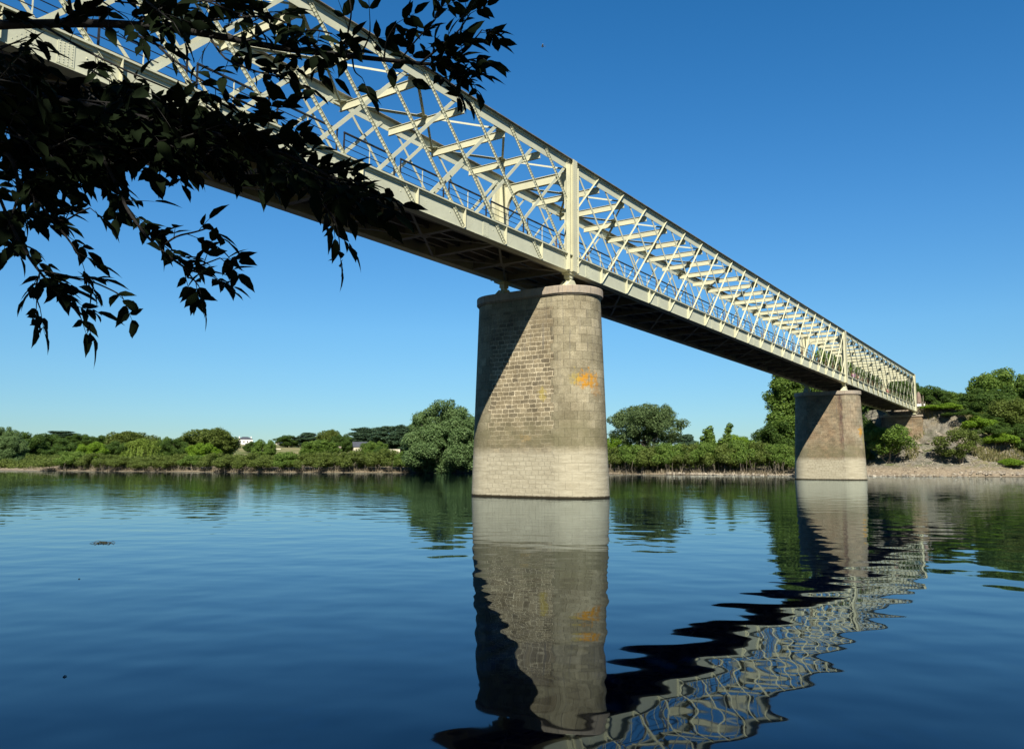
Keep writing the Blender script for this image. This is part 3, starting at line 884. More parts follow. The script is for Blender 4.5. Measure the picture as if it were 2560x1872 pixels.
for i in range(3):      # river shrub, open feathery dome on pale stems
    cl = []
    for k in range(30):
        a = rng.uniform(0, 2 * PI); r = 2.6 * math.sqrt(rng.random()); z = 3.3 * (1 - (r / 3.4) ** 2) * rng.uniform(.55, 1.05) + .35
        s = rng.uniform(.45, .85); cl.append((math.cos(a) * r, math.sin(a) * r, z, s, s, s * .8))
    reg('shrub', i, cl, 70, .10, [L_OLIVE, L_OLIVE, L_MID][i], stems(26, 2.4, 1.6, .035), PALEBARK, 4, 6, .3)
for i in range(2):      # leafy bush to the ground
    cl = []
    for k in range(28):
        a = rng.uniform(0, 2 * PI); r = 2.4 * math.sqrt(rng.random()); z = 2.8 * (1 - (r / 3.0) ** 2) * rng.uniform(.3, 1.0) + .15
        s = rng.uniform(.5, .95); cl.append((math.cos(a) * r, math.sin(a) * r, z, s, s, s * .85))
    reg('bush', i, cl, 60, .115, [L_DARK, L_BRIGHT][i], stems(8, 1.2, 1.4, .04), MIDBARK, 3.6, 6, .3)
# tall poplar
cl = []
for k in range(190):
    z = rng.uniform(1.0, 19.5); R = 3.1 * math.sin(PI * min(1, (z + 3) / 22.5)) ** .7; a = rng.uniform(0, 2 * PI); r = R * rng.uniform(.25, 1)
    s = rng.uniform(.75, 1.3); cl.append((math.cos(a) * r, math.sin(a) * r, z, s, s, s * 1.1))
mb = MB(); limb(mb, (0, 0, -1), (.2, 0, 17), .35, .08, .04, 8)
reg('poplar', 0, cl, 34, .17, L_MID, mb, MIDBARK, 20, 8)
# sapling with upright shoots
cl = []; mb = MB()
for k in range(6):
    a = rng.uniform(0, 2 * PI); q = np.array([math.cos(a) * rng.uniform(.4, 1.7), math.sin(a) * 1.2, rng.uniform(3.6, 6.2)])
    limb(mb, (0, 0, -.3), q, .07, .015, .1, 5)
    for t in np.linspace(.35, 1, 9): cl.append((*(q * t), .34, .34, .42))
reg('sapling', 0, cl, 45, .16, L_MID, mb, MIDBARK, 6, 4)
for i in range(2):      # small open tree on the beach
    cl = ellipsoid_clumps(34, (0, 0, 3.9), (2.9, 2.9, 2.5), .72, -.95)
    mb = MB()
    for k in range(4):
        a = rng.uniform(0, 2 * PI); limb(mb, (.15 * k - .2, 0, -.3), (math.cos(a) * 1.3, math.sin(a) * 1.3, 3.6), .11, .05, .25, 6)
    for q in cl[::3]: limb(mb, (0, 0, 2.0), q[:3], .05, .012, .3, 5)
    reg('shore_tree', i, cl, 34, .13, [L_MID, L_OLIVE][i], mb, PALEBARK, 6.5, 6)
# big loose ash by the far bank
cl = ellipsoid_clumps(110, (0, 0, 7.2), (5.0, 5.0, 4.2), .85, -.85, inner=.4)
mb = tree_trunk(11, cl, .22, .25)
for k in range(3): limb(mb, (.4 * k - .5, 0, -.4), (1.6 * (k - 1), .4, 5.5), .2, .09, .1, 6)
reg('loose_tree', 0, cl, 52, .115, leaf_mat('leaf_loose_tree', (0.065, 0.110, 0.036), (0.17, 0.235, 0.085), .33), mb, MIDBARK, 11, 11)

NAMES = {'broadleaf': ('broadleaf_tree', 'tree'), 'bright_tree': ('bushy_tree', 'tree'), 'willow': ('willow_tree', 'tree'), 'weeping_willow': ('weeping_willow', 'tree'),
         'cedar': ('cedar_tree', 'tree'), 'shrub': ('river_shrub', 'shrub'), 'bush': ('leafy_bush', 'bush'), 'poplar': ('poplar_tree', 'tree'),
         'sapling': ('sapling_tree', 'tree'), 'shore_tree': ('small_tree', 'tree'), 'loose_tree': ('loose_crowned_tree', 'tree')}
def ground_depth(u, v, lo=80.0, hi=200.0):
    d = lo
    while d < hi:
        q = at(u, v, d)
        if q[2] < gz1(q[0], q[1]): return d
        d += 0.4
    return hi
def plant(kind, var, u, vtop, depth, wpx, label, group=None, rot=None, sink=0.15):
    cm, tm, hh, ww = LIB[kind][var]
    if depth < 0: depth = ground_depth(u, -depth)
    p = at(u, 1160, depth); x, y = p[0], p[1]
    z = gz1(x, y) - sink
    top = zat(u, vtop, depth)
    sz = max(0.2, (top - z) / hh); sx = wpx / FPX * depth / ww
    nm, cat = NAMES[kind]
    r = empty(nm, (x, y, z), label, cat, group, rng.uniform(0, 2 * PI) if rot is None else rot)
    r.scale = (sx, sx, sz)
    link(bpy.data.objects.new('crown', cm), r); link(bpy.data.objects.new('trunk', tm), r)
    return r

G_HILL = 'trees on the far left bank'; G_SHR = 'shrubs along the far waterline'; G_RIGHT = 'trees on the right hillside'; G_CED = 'cedars on the far hill'
T = [
 ('willow', 0, 8, 1072, 205, 110, 'pale willow cut by the left edge of the photo', G_HILL),
 ('broadleaf', 1, 62, 1082, 250, 90, 'dark tree right beside the pale willow at the left edge', G_HILL),
 ('broadleaf', 1, 112, 1086, 270, 100, 'dark tree left of the low pinkish roof', G_HILL),
 ('broadleaf', 1, 168, 1112, 235, 90, 'dark tree in front of the low pinkish roof', G_HILL),
 ('cedar', 0, 150, 1077, 560, 80, 'cedar standing behind the low pinkish roof', G_CED),
 ('broadleaf', 1, 195, 1085, 420, 66, 'dark tree on the hill just right of the pinkish roof', G_HILL),
 ('broadleaf', 1, 246, 1089, 420, 60, 'dark tree behind the bright bushy tree, left of the weeping willow', G_HILL),
 ('bright_tree', 0, 228, 1106, 200, 70, 'bright green bushy tree left of the weeping willow', G_HILL),
 ('broadleaf', 2, 325, 1080, 260, 110, 'round olive tree rising behind the weeping willow', G_HILL),
 ('broadleaf', 1, 290, 1104, 225, 60, 'dark tree between the bright bushy tree and weeping willow', G_HILL),
 ('weeping_willow', 0, 355, 1097, 195, 92, 'yellow green weeping willow on the far left bank', 'weeping willow on the far bank'),
 ('broadleaf', 0, 405, 1093, 300, 40, 'small bluish tree just right of the weeping willow', G_HILL),
 ('broadleaf', 1, 435, 1096, 205, 62, 'narrow dark tree between weeping willow and tallest round tree', G_HILL),
 ('broadleaf', 2, 520, 1072, 215, 120, 'tallest round tree left of the white manor house', G_HILL),
 ('bright_tree', 1, 505, 1108, 190, 76, 'bright bushy tree in front of the tallest round tree', G_HILL),
 ('broadleaf', 2, 466, 1092, 235, 70, 'rounded olive tree on the left flank of the tallest one', G_HILL),
 ('broadleaf', 0, 660, 1100, 205, 54, 'green tree just right of the white manor house', G_HILL),
 ('broadleaf', 1, 632, 1104, 420, 40, 'small tree touching the right side of the white manor', G_HILL),
 ('broadleaf', 1, 718, 1088, 520, 56, 'dark round tree right of the narrow cream house', G_HILL),
 ('cedar', 1, 768, 1081, 520, 62, 'flat topped cedar left of the dead topped tree', G_CED),
 ('broadleaf', 0, 800, 1100, 270, 90, 'wide green tree below the flat topped cedar', G_HILL),
 ('broadleaf', 2, 822, 1075, 430, 56, 'thin olive tree with a high top near the cedars', G_HILL),
 ('broadleaf', 1, 855, 1086, 420, 52, 'dark tree left of the dark slate barn roof', G_HILL),
 ('cedar', 0, 910, 1070, 470, 96, 'broad cedar directly above the dark slate barn roof', G_CED),
 ('cedar', 1, 962, 1066, 450, 100, 'wide cedar right of the slate barn roof', G_CED),
 ('cedar', 0, 1010, 1064, 440, 90, 'cedar partly hidden by the big grey green willow', G_CED),
 ('broadleaf', 0, 935, 1104, 300, 66, 'green tree in front of the slate barn roof', G_HILL),
 ('broadleaf', 1, 952, 1116, 230, 36, 'small dark tree standing in front of the cream wall', G_HILL),
 ('willow', 0, 1104, 1009, 152, 205, 'big grey green willow at the waterline left of the nearer pier', None),
 ('loose_tree', 0, 1618, 1012, 150, 176, 'large loose crowned tree right of the nearer pier', None),
 ('bright_tree', 1, 1540, 1088, 165, 70, 'bright bushy tree peeping out right behind the nearer pier', G_HILL),
 ('cedar', 1, 1715, 1086, 300, 60, 'distant dark tree beside the right foot of the loose crowned tree', G_HILL),
 ('sapling', 0, 1790, 1060, 148, 70, 'young tree with upright shoots above the shrubs between the piers', None),
 ('bright_tree', 0, 1840, 1088, 150, 100, 'bright bushy tree right of the young upright tree', G_HILL),
 ('poplar', 0, 1980, 902, 138, 106, 'tall poplar standing behind the farther pier', None),
 ('broadleaf', 1, 1955, 1050, 136, 110, 'dark tree at the foot of the tall poplar', G_HILL),
 ('broadleaf', 0, 2088, 868, 165, 140, 'tree seen through the lattice just left of the farther post', G_RIGHT),
 ('broadleaf', 1, 2160, 905, 165, 130, 'dark tree behind the walkers on the last span', G_RIGHT),
 ('broadleaf', 1, 2225, 925, 165, 120, 'dark tree behind the last lattice panels of the bridge', G_RIGHT),
 ('broadleaf', 1, 2185, 1005, 138, 110, 'shaded tree under the last span beside the farther pier', G_RIGHT),
 ('broadleaf', 1, 2288, 958, 160, 96, 'dark tree just behind the pointed stone pillar', G_RIGHT),
 ('broadleaf', 1, 2336, 966, 152, 96, 'dark tree right of the thin posts on the bank crest', G_RIGHT),
 ('broadleaf', 0, 2392, 980, 152, 90, 'paler tree in the dip of the hillside skyline', G_RIGHT),
 ('broadleaf', 1, 2440, 990, 148, 90, 'dark tree filling the dip left of the tallest hillside tree', G_RIGHT),
 ('broadleaf', 0, 2516, 924, 146, 150, 'tallest hillside tree near the right edge', G_RIGHT),
 ('broadleaf', 1, 2572, 950, 142, 130, 'dark hillside tree cut by the right edge', G_RIGHT),
 ('broadleaf', 1, 2474, 972, 138, 120, 'dense dark tree in front of the tallest hillside tree', G_RIGHT),
 ('broadleaf', 2, 2540, 1000, 132, 130, 'olive tree below the tallest hillside tree', G_RIGHT),
 ('broadleaf', 1, 2480, 1036, 132, 100, 'low dark tree at the foot of the wooded slope', G_RIGHT),
 ('broadleaf', 1, 2552, 1062, 126, 100, 'lowest dark tree at the right edge above the grass', G_RIGHT),
 ('shore_tree', 0, 2222, 1064, -1158, 108, 'small pale stemmed tree on the gravel right of the farther pier', None),
 ('shore_tree', 1, 2396, 1070, -1160, 108, 'small round tree on the gravel in front of the bare slope', None),
 ('bush', 1, 2334, 1014, -1066, 50, 'bright bush on the slope right of the abutment', 'bushes on the bare slope'),
 ('bush', 1, 2382, 1006, -1046, 66, 'uppermost bush on the slope under the skyline dip', 'bushes on the bare slope'),
 ('bush', 0, 2408, 1022, -1062, 70, 'bush on the slope crest above the small round tree', 'bushes on the bare slope'),
 ('bush', 1, 2444, 1040, -1080, 76, 'bush on the slope crest right of the small round tree', 'bushes on the bare slope'),
 ('bush', 0, 2484, 1058, -1100, 76, 'bush halfway down the right edge of the slope', 'bushes on the bare slope'),
 ('bush', 1, 2516, 1080, -1118, 70, 'bush low on the slope edge, left of the lowest dark tree', 'bushes on the bare slope'),
 ('bush', 0, 2552, 1098, -1132, 70, 'lowest bush of the slope edge, cut by the right border', 'bushes on the bare slope'),
 ('bush', 0, 2180, 1050, -1112, 70, 'shaded bush under the bridge beside the abutment', 'bushes under the last span'),
 ('bush', 0, 2156, 1040, -1100, 70, 'shaded bush behind the right edge of the farther pier', 'bushes under the last span'),
 ('bush', 0, 2212, 1070, -1120, 60, 'shaded bush at the foot of the abutment wall', 'bushes under the last span'),
 ('bush', 0, 2152, 1105, -1150, 50, 'low dark bush hugging the right foot of the farther pier', 'bushes under the last span'),
 ('bush', 1, 2522, 1146, -1163, 60, 'low green weeds on the gravel at the right edge', None),
]
for (k, va, u, vt, d, w, lab, grp) in T:
    plant(k, va, u, vt, d, w, lab, grp)

# shrubs along the water of the far bank, left to right
SH = [(150, 1140, 1), (186, 1128, 2), (232, 1132, 0), (275, 1136, 0), (318, 1140, 1), (360, 1144, 0), (402, 1138, 1), (446, 1134, 0), (490, 1138, 2), (534, 1132, 0), (578, 1136, 1),
      (622, 1132, 0), (668, 1138, 1), (712, 1130, 2), (758, 1132, 0), (802, 1128, 1), (846, 1130, 0), (890, 1124, 1), (934, 1130, 0), (978, 1122, 1), (1018, 1128, 2)]
DESC = ['leftmost shrub on the far waterline, by the bare mud bank', 'low shrub below the bright bushy tree on the far waterline', 'shrub on the far waterline left of the weeping willow',
 'waterline shrub below the dark tree left of the weeping willow', 'waterline shrub below the left half of the weeping willow', 'waterline shrub below the right half of the weeping willow',
 'waterline shrub below the small bluish tree', 'waterline shrub below the narrow dark tree', 'waterline shrub left under the tallest round tree', 'waterline shrub right under the tallest round tree',
 'waterline shrub just left under the white manor', 'waterline shrub directly under the white manor', 'waterline shrub under the green tree right of the manor', 'waterline shrub below the narrow cream house',
 'waterline shrub below the flat topped cedar', 'waterline shrub below the wide green tree', 'waterline shrub below the dark tree left of the barn roof', 'waterline shrub below the slate barn roof',
 'waterline shrub below the small dark tree by the cream wall', 'waterline shrub below the wide cedar, second from the big willow', 'waterline shrub touching the big grey green willow']
for (u, vt, va), lab in zip(SH, DESC):
    p0 = ray(u, 1160); # depth from the shore line
    d = 60.0
    for _ in range(400):
        q = CAM + p0 * d
        if q[0] > shore_x(q[1]) + 2.6: break
        d += 0.5
    plant('shrub', va, u, vt, d, 78, lab, G_SHR)
SH2 = [(1540, 1118, 0), (1585, 1112, 2), (1630, 1116, 1), (1675, 1108, 2), (1722, 1110, 0), (1768, 1104, 2), (1812, 1108, 1), (1858, 1100, 2), (1904, 1104, 0), (1946, 1110, 2)]
DESC2 = ['waterline shrub touching the right side of the nearer pier', 'waterline shrub left under the loose crowned tree', 'waterline shrub under the middle of the loose crowned tree', 'waterline shrub right under the loose crowned tree',
 'waterline shrub between loose crowned tree and upright young tree', 'waterline shrub left below the upright young tree', 'waterline shrub right below the upright young tree', 'waterline shrub below the bright bushy tree right of the young one',
 'waterline shrub left of the tall poplar', 'waterline shrub touching the left side of the farther pier']
for (u, vt, va), lab in zip(SH2, DESC2):
    p0 = ray(u, 1160); d = 60.0
    for _ in range(400):
        q = CAM + p0 * d
        if q[0] > shore_x(q[1]) + 2.8: break
        d += 0.5
    plant('shrub', va, u, vt, d, 96, lab, G_SHR)

def undergrowth():
    for nm, mat, lab, seed, specs in (('undergrowth', L_OLIVE, 'mass of olive green scrub behind the waterline shrubs of the far bank', 1, [(-40, 1230, 620, 6, 50, 1132), (1230, 1500, 150, 4, 26, 1120), (1500, 2020, 260, 5, 30, 1110)]),
                                 ('undergrowth', L_DARK, 'dark tangled scrub filling the slope under the hillside trees', 2, [(2300, 2600, 620, 24, 55, 1000), (2050, 2230, 260, 16, 50, 1000)])):
        cl = []
        for (u0, u1, n, d0, d1, vt) in specs:
            for k in range(n):
                u = rng.uniform(u0, u1); pr = ray(u, 1160); lo, hi = 60.0, 420.0
                for _ in range(14):
                    mid = (lo + hi) / 2; q = CAM + pr * mid
                    if q[0] > shore_x(q[1]): hi = mid
                    else: lo = mid
                q = CAM + pr * (hi + rng.uniform(d0, d1)); z = gz1(q[0], q[1]); s_ = rng.uniform(.8, 1.7) if seed == 1 else rng.uniform(.5, 1.15)
                if seed == 2 and q[1] > -6 and u > 2290: continue
                cl.append((q[0], q[1], z + rng.uniform(.1, (1.0 if u < 1300 else 2.0) if seed == 1 else 2.2), s_ * 1.2, s_ * 1.2, s_ * (.75 if seed == 1 else 1.1)))
        c, n_ = clump_points(cl, 20, .3)
        v, f = leaf_quads(c, n_, .16 * rng.uniform(.55, 1.35, len(c)))
        o = link(bpy.data.objects.new(nm, mesh_np(nm, v, f, mat))); tag(o, lab, 'scrub', kind='stuff')
undergrowth()

# ------------------------------------------------------------------ ground cover: dry reeds at the far waterline, stones on the gravel
def reeds():
    c = []
    for (u0, u1, n) in ((60, 1190, 2600), (1515, 1960, 1500)):
        us = rng.uniform(u0, u1, n)
        for u in us:
            pr = ray(u, 1160); d = 100.0
            y = None
            lo, hi = 60.0, 420.0
            for _ in range(18):
                mid = (lo + hi) / 2; q = CAM + pr * mid
                if q[0] > shore_x(q[1]) + .6: hi = mid
                else: lo = mid
            q = CAM + pr * (hi + abs(rng.normal(scale=2.2)))
            c.append((q[0], q[1]))
    c = np.array(c); z = gz(c[:, 0], c[:, 1]); ok = z > .03; c = c[ok]; z = z[ok]
    n = len(c); h = rng.uniform(.15, .75, n); w = rng.uniform(.03, .07, n)
    lean = rng.normal(scale=.3, size=(n, 2)) * h[:, None]
    a = rng.uniform(0, PI, n); dx = np.cos(a) * w; dy = np.sin(a) * w
    v = np.stack([np.stack([c[:, 0] - dx, c[:, 1] - dy, z - .1], 1), np.stack([c[:, 0] + dx, c[:, 1] + dy, z - .1], 1),
                  np.stack([c[:, 0] + lean[:, 0] + dx * .4, c[:, 1] + lean[:, 1] + dy * .4, z + h], 1), np.stack([c[:, 0] + lean[:, 0] - dx * .4, c[:, 1] + lean[:, 1] - dy * .4, z + h], 1)], 1).reshape(-1, 3)
    o = link(bpy.data.objects.new('dry_reeds', mesh_np('dry_reeds', v, np.arange(4 * n).reshape(n, 4), leaf_mat('dry_reed', (0.10, 0.085, 0.05), (0.27, 0.22, 0.14), .1))))
    tag(o, 'pale dry reed stems along the far waterline', 'reeds', kind='stuff')
reeds()

ICO_V = []; 
def stones():
    phi = (1 + 5 ** .5) / 2
    iv = np.array([(-1, phi, 0), (1, phi, 0), (-1, -phi, 0), (1, -phi, 0), (0, -1, phi), (0, 1, phi), (0, -1, -phi), (0, 1, -phi), (phi, 0, -1), (phi, 0, 1), (-phi, 0, -1), (-phi, 0, 1)]) / 1.902
    fi = np.array([(0, 11, 5), (0, 5, 1), (0, 1, 7), (0, 7, 10), (0, 10, 11), (1, 5, 9), (5, 11, 4), (11, 10, 2), (10, 7, 6), (7, 1, 8), (3, 9, 4), (3, 4, 2), (3, 2, 6), (3, 6, 8), (3, 8, 9), (4, 9, 5), (2, 4, 11), (6, 2, 10), (8, 6, 7), (9, 8, 1)])
    pts = []
    for (y0, y1, d0, d1, n, s0, s1) in ((-40, 30, -.1, 1.6, 1300, .07, .24), (-40, 30, 1.0, 9, 1500, .04, .15), (22, 34, 0, 5, 900, .09, .28), (30, 75, 0, 3, 500, .05, .15), (-14, 1, 3, 12, 700, .05, .20), (-17, 0, 6, 15, 130, .10, .42)):
        y = rng.uniform(y0, y1, n); d = rng.uniform(d0, d1, n); x = shore_x(y) + d
        s = s0 + (s1 - s0) * rng.random(n) ** 2.5
        pts.append(np.stack([x, y, gz(x, y) + s * .15, s], 1))
    P = np.vstack(pts); n = len(P)
    sc = P[:, 3][:, None, None] * rng.uniform(.55, 1.25, (n, 1, 3)) * np.array([1.2, 1.2, .7])
    v = iv[None] * sc * rng.uniform(.8, 1.15, (n, 12, 1)) + P[:, None, :3]
    f = (fi[None] + (np.arange(n) * 12)[:, None, None]).reshape(-1, 3)
    m, nt, bs = new_mat('shore_stone'); b = NB(nt)
    g = b.n('ShaderNodeNewGeometry')
    c = b.mix(g.outputs['Random Per Island'], (0.17, 0.145, 0.11), (0.44, 0.38, 0.28)); nt.links.new(c, bs.inputs['Base Color']); bs.inputs['Roughness'].default_value = .95
    o = link(bpy.data.objects.new('shore_stones', mesh_np('shore_stones', v.reshape(-1, 3), f, m)))
    tag(o, 'pale stones scattered on the gravel shore', 'stones', kind='stuff')
stones()

def slope_grass():
    n = 52000
    x = rng.uniform(95, 135, n); y = rng.uniform(-30, 0.5, n)
    z = gz(x, y); nz = vnoise(x * .22, y * .22, 31)
    keep = (z > 2.0) & (nz + np.where(x < 108, -.12, .2) + np.where(y < -10, .15, 0) > .46)
    x, y, z = x[keep], y[keep], z[keep]; n = len(x)
    h = rng.uniform(.2, .7, n); a = rng.uniform(0, PI, n); w = rng.uniform(.04, .10, n); dx = np.cos(a) * w; dy = np.sin(a) * w
    le = rng.normal(scale=.35, size=(n, 2)) * h[:, None]
    v = np.stack([np.stack([x - dx, y - dy, z - .08], 1), np.stack([x + dx, y + dy, z - .08], 1), np.stack([x + le[:, 0] + dx * .3, y + le[:, 1] + dy * .3, z + h], 1), np.stack([x + le[:, 0] - dx * .3, y + le[:, 1] - dy * .3, z + h], 1)], 1).reshape(-1, 3)
    o = link(bpy.data.objects.new('slope_grass', mesh_np('slope_grass', v, np.arange(4 * n).reshape(n, 4), L_GRASS)))
    tag(o, 'rough grass growing on the embankment slope', 'grass', kind='stuff')
slope_grass()

# driftwood
p = at(2309, 1168, 112.6)
m = MB(); m.tube([(-1.9, .1, .10), (-.8, 0, .2), (.6, -.05, .16), (2.0, .15, .06)], [.16, .13, .1, .05], 7); m.tube([(-1.6, .05, .15), (-1.9, .25, .6)], [.07, .03], 5)
o = m.build('driftwood_log', MIDBARK, smooth=True); o.location = (p[0], p[1], gz1(p[0], p[1])); o.rotation_euler = (0, 0, -1.1)
tag(o, 'weathered driftwood log lying on the gravel shore', 'log')

# ------------------------------------------------------------------ far buildings
WHITE = simple_mat('white_render', (0.78, 0.77, 0.72), 0.8, .08, .4)
CREAM = simple_mat('cream_render', (0.62, 0.56, 0.42), 0.8, .12, .4)
SLATE = simple_mat('slate_roof', (0.075, 0.08, 0.095), 0.6, .25, .8)
TILE = simple_mat('tile_roof', (0.30, 0.23, 0.19), 0.8, .25, .8)
GLASS = simple_mat('dark_window', (0.03, 0.035, 0.04), 0.2, .2)
def house(name, u, vbase, depth, w, d, hwall, hroof, wm, rm, label, cat='house', hip=True, chim=2, win=(4, 2)):
    p = at(u, vbase, depth)
    rot = math.atan2(p[1] - CAM[1], p[0] - CAM[0]) - PI / 2
    r = empty(name, (p[0], p[1], p[2]), label, cat, None, rot + .12)
    MB().box(-w / 2, w / 2, -d / 2, d / 2, -8, hwall).build('wall', wm, r)
    e = .35; z0 = hwall + .01; z1 = hwall + hroof; k = w / 2 - d / 2 * .8 if hip else w / 2 + e
    m = MB(); m.add([(-w / 2 - e, -d / 2 - e, z0), (w / 2 + e, -d / 2 - e, z0), (w / 2 + e, d / 2 + e, z0), (-w / 2 - e, d / 2 + e, z0), (-k, 0, z1), (k, 0, z1)],
        [(0, 1, 5, 4), (2, 3, 4, 5), (1, 2, 5), (3, 0, 4), (3, 2, 1, 0)])
    ro = m.build('roof', rm, r)
    for c in range(chim):
        xx = (-1 if c == 0 else 1) * (w / 2 - 1.0)
        MB().box(xx - .4, xx + .4, -.4, .4, z0 + .2, z1 + .35).build('chimney', wm, ro)
    nx, nz = win
    for i in range(nx):
        for j in range(nz):
            cx = -w / 2 + w * (i + .5) / nx; cz = hwall * (j + .45) / nz
            f = MB().box(cx - .5, cx + .5, -d / 2 - .06, -d / 2 - .003, cz - .85, cz + .85).build('window', simple_mat('window_frame_white', (.7, .7, .66), .6, .05) if wm is not WHITE else CREAM, r)
            MB().box(cx - .38, cx + .38, -d / 2 - .075, -d / 2 - .063, cz - .73, cz + .73).build('pane', GLASS, f)
house('manor_house', 612, 1121, 700, 11.6, 9.0, 7.8, 2.2, WHITE, SLATE, 'white two storey manor house with a slate hip roof on the far hill')
house('narrow_house', 693, 1124, 620, 2.6, 5.0, 5.8, .7, CREAM, SLATE, 'narrow tall cream house right of the white manor', win=(1, 2), chim=0, hip=False)
house('barn', 902, 1119, 420, 8.0, 7.0, 0.25, 2.8, CREAM, SLATE, 'long barn with a dark slate roof under the broad cedar', 'barn', False, 0, (0, 0))
house('cottage', 154, 1126, 400, 5.2, 5.0, 1.4, 1.6, CREAM, TILE, 'low cottage with a pinkish tile roof among the left trees', 'house', False, 0, (2, 1))
house('shed', 845, 1126, 400, 2.2, 2.4, 1.3, .7, CREAM, TILE, 'small pale shed among the trees left of the slate barn', 'shed', False, 0, (1, 1))
for (u0, u1, vb, dep, h, lab) in ((955, 1000, 1127, 360, .8, 'low cream garden wall below the wide cedar'), (672, 702, 1125, 480, 1.0, 'low cream wall in front of the narrow cream house'), (890, 932, 1128, 350, .6, 'low cream wall below the slate barn')):
    a, c = at(u0, vb, dep), at(u1, vb, dep)
    m = MB(); m.bar((0, 0, -3), tuple(c - a + np.array([0, 0, -3 - (c - a)[2]])), (0, 0, 1), 0, 3 + h, (c[1] - a[1], a[0] - c[0], 0), -.15, .15)
    o = m.build('garden_wall', CREAM); o.location = [float(q) for q in a]; tag(o, lab, 'wall', 'garden walls on the far bank')

# ------------------------------------------------------------------ walkers on the last span
def skin_obj(name, pts, edges, rad, mat, parent, lev=1):
    me = bpy.data.meshes.new(name); me.from_pydata(pts, edges, []); me.update()
    o = link(bpy.data.objects.new(name, me), parent)
    sk = o.modifiers.new('skin', 'SKIN'); sk.use_smooth_shade = True
    for i, r in enumerate(rad):
        me.skin_vertices[0].data[i].radius = (r, r) if not hasattr(r, '__len__') else r
    me.skin_vertices[0].data[0].use_root = True
    sb = o.modifiers.new('sub', 'SUBSURF'); sb.levels = lev; sb.render_levels = lev
    me.materials.append(mat)
    return o
SKIN = simple_mat('skin', (0.46, 0.29, 0.20), 0.6, .1)
HAIR = simple_mat('hair', (0.05, 0.035, 0.025), 0.7, .3)
def person(x, y, rz, shirt, trousers, label, stride=.18):
    z = ZB - GRADE * x + 0.70
    r = empty('person', (x, y, z), label, 'person', 'walkers on the last span', rz)
    J = [(0, 0, .95), (0, 0, 1.15), (0, 0, 1.38), (0, .0, 1.50), (0, .02, 1.60), (0, .03, 1.70),
         (-.19, 0, 1.40), (-.25, .03 + stride * .4, 1.13), (-.24, .16 + stride, .92), (.19, 0, 1.40), (.25, .03 - stride * .4, 1.13), (.24, .10 - stride, .90),
         (-.10, 0, .90), (-.10, stride * .6, .50), (-.10, stride * .7, .08), (-.10, stride * .7 + .14, .03), (.10, 0, .90), (.10, -stride * .5, .50), (.10, -stride * 1.3, .10), (.10, -stride * 1.3 + .13, .03)]
    E_ = [(0, 1), (1, 2), (2, 3), (3, 4), (4, 5), (2, 6), (6, 7), (7, 8), (2, 9), (9, 10), (10, 11), (0, 12), (12, 13), (13, 14), (14, 15), (0, 16), (16, 17), (17, 18), (18, 19)]
    Rr = [(.15, .10), (.14, .09), (.16, .10), .055, .095, .08, .055, .042, .035, .055, .042, .035, .085, .058, .042, .04, .085, .058, .042, .04]
    skin_obj('body', J, E_, Rr, SKIN, r)
    sI = [0, 1, 2, 6, 7, 9, 10]; mp = {a: i for i, a in enumerate(sI)}
    skin_obj('shirt', [J[i] for i in sI], [(mp[a], mp[b]) for a, b in E_ if a in mp and b in mp], [(.172, .12), (.162, .115), (.178, .125), .075, .06, .075, .06], shirt, r)
    tI = [0, 12, 13, 14, 16, 17, 18]; mp = {a: i for i, a in enumerate(tI)}
    skin_obj('trousers', [J[i] for i in tI], [(mp[a], mp[b]) for a, b in E_ if a in mp and b in mp], [(.165, .115), .105, .078, .06, .105, .078, .06], trousers, r)
    m = MB()
    for i in range(4):
        pass
    rows = [(0.0, .118), (.05, .112), (.09, .08), (.115, .02)]
    vs = [];
    for dz, rr in rows: vs += [(rr * math.cos(2 * PI * k / 10), .01 + rr * math.sin(2 * PI * k / 10), 1.645 + dz) for k in range(10)]
    m.add(vs, [(i * 10 + k, i * 10 + (k + 1) % 10, (i + 1) * 10 + (k + 1) % 10, (i + 1) * 10 + k) for i in range(3) for k in range(10)])
    m.build('hair', HAIR, r, smooth=True)
def cloth(n, c): return simple_mat('cloth_' + n, c, .8, .15, 6)
WHT, BLU, RED, MAG, DRK, JEAN, KHA = cloth('white', (.78, .78, .78)), cloth('blue', (.12, .22, .5)), cloth('red', (.45, .04, .05)), cloth('magenta', (.55, .2, .42)), cloth('black', (.02, .02, .025)), cloth('denim', (.05, .07, .13)), cloth('khaki', (.35, .28, .18))
person(66.2, 1.5, -1.5, WHT, DRK, 'walker in a white shirt and black trousers, nearest to the farther pier')
person(68.3, 2.7, 1.5, BLU, KHA, 'walker in a blue shirt and khaki trousers')
person(70.4, 1.3, -1.6, MAG, JEAN, 'walker in a pink shirt and jeans')
person(71.6, 2.2, -1.5, WHT, JEAN, 'walker in a white shirt and jeans beside the pink shirt')
person(74.5, 1.6, 1.6, DRK, KHA, 'walker in a black shirt and khaki trousers')
person(80.3, 2.5, 1.5, KHA, DRK, 'walker in a khaki shirt and black trousers')
person(93.0, 1.4, -1.4, RED, DRK, 'walker in a red shirt near the far end of the bridge')
person(97.5, 2.4, -1.5, DRK, JEAN, 'walker in a black shirt and jeans near the far end')

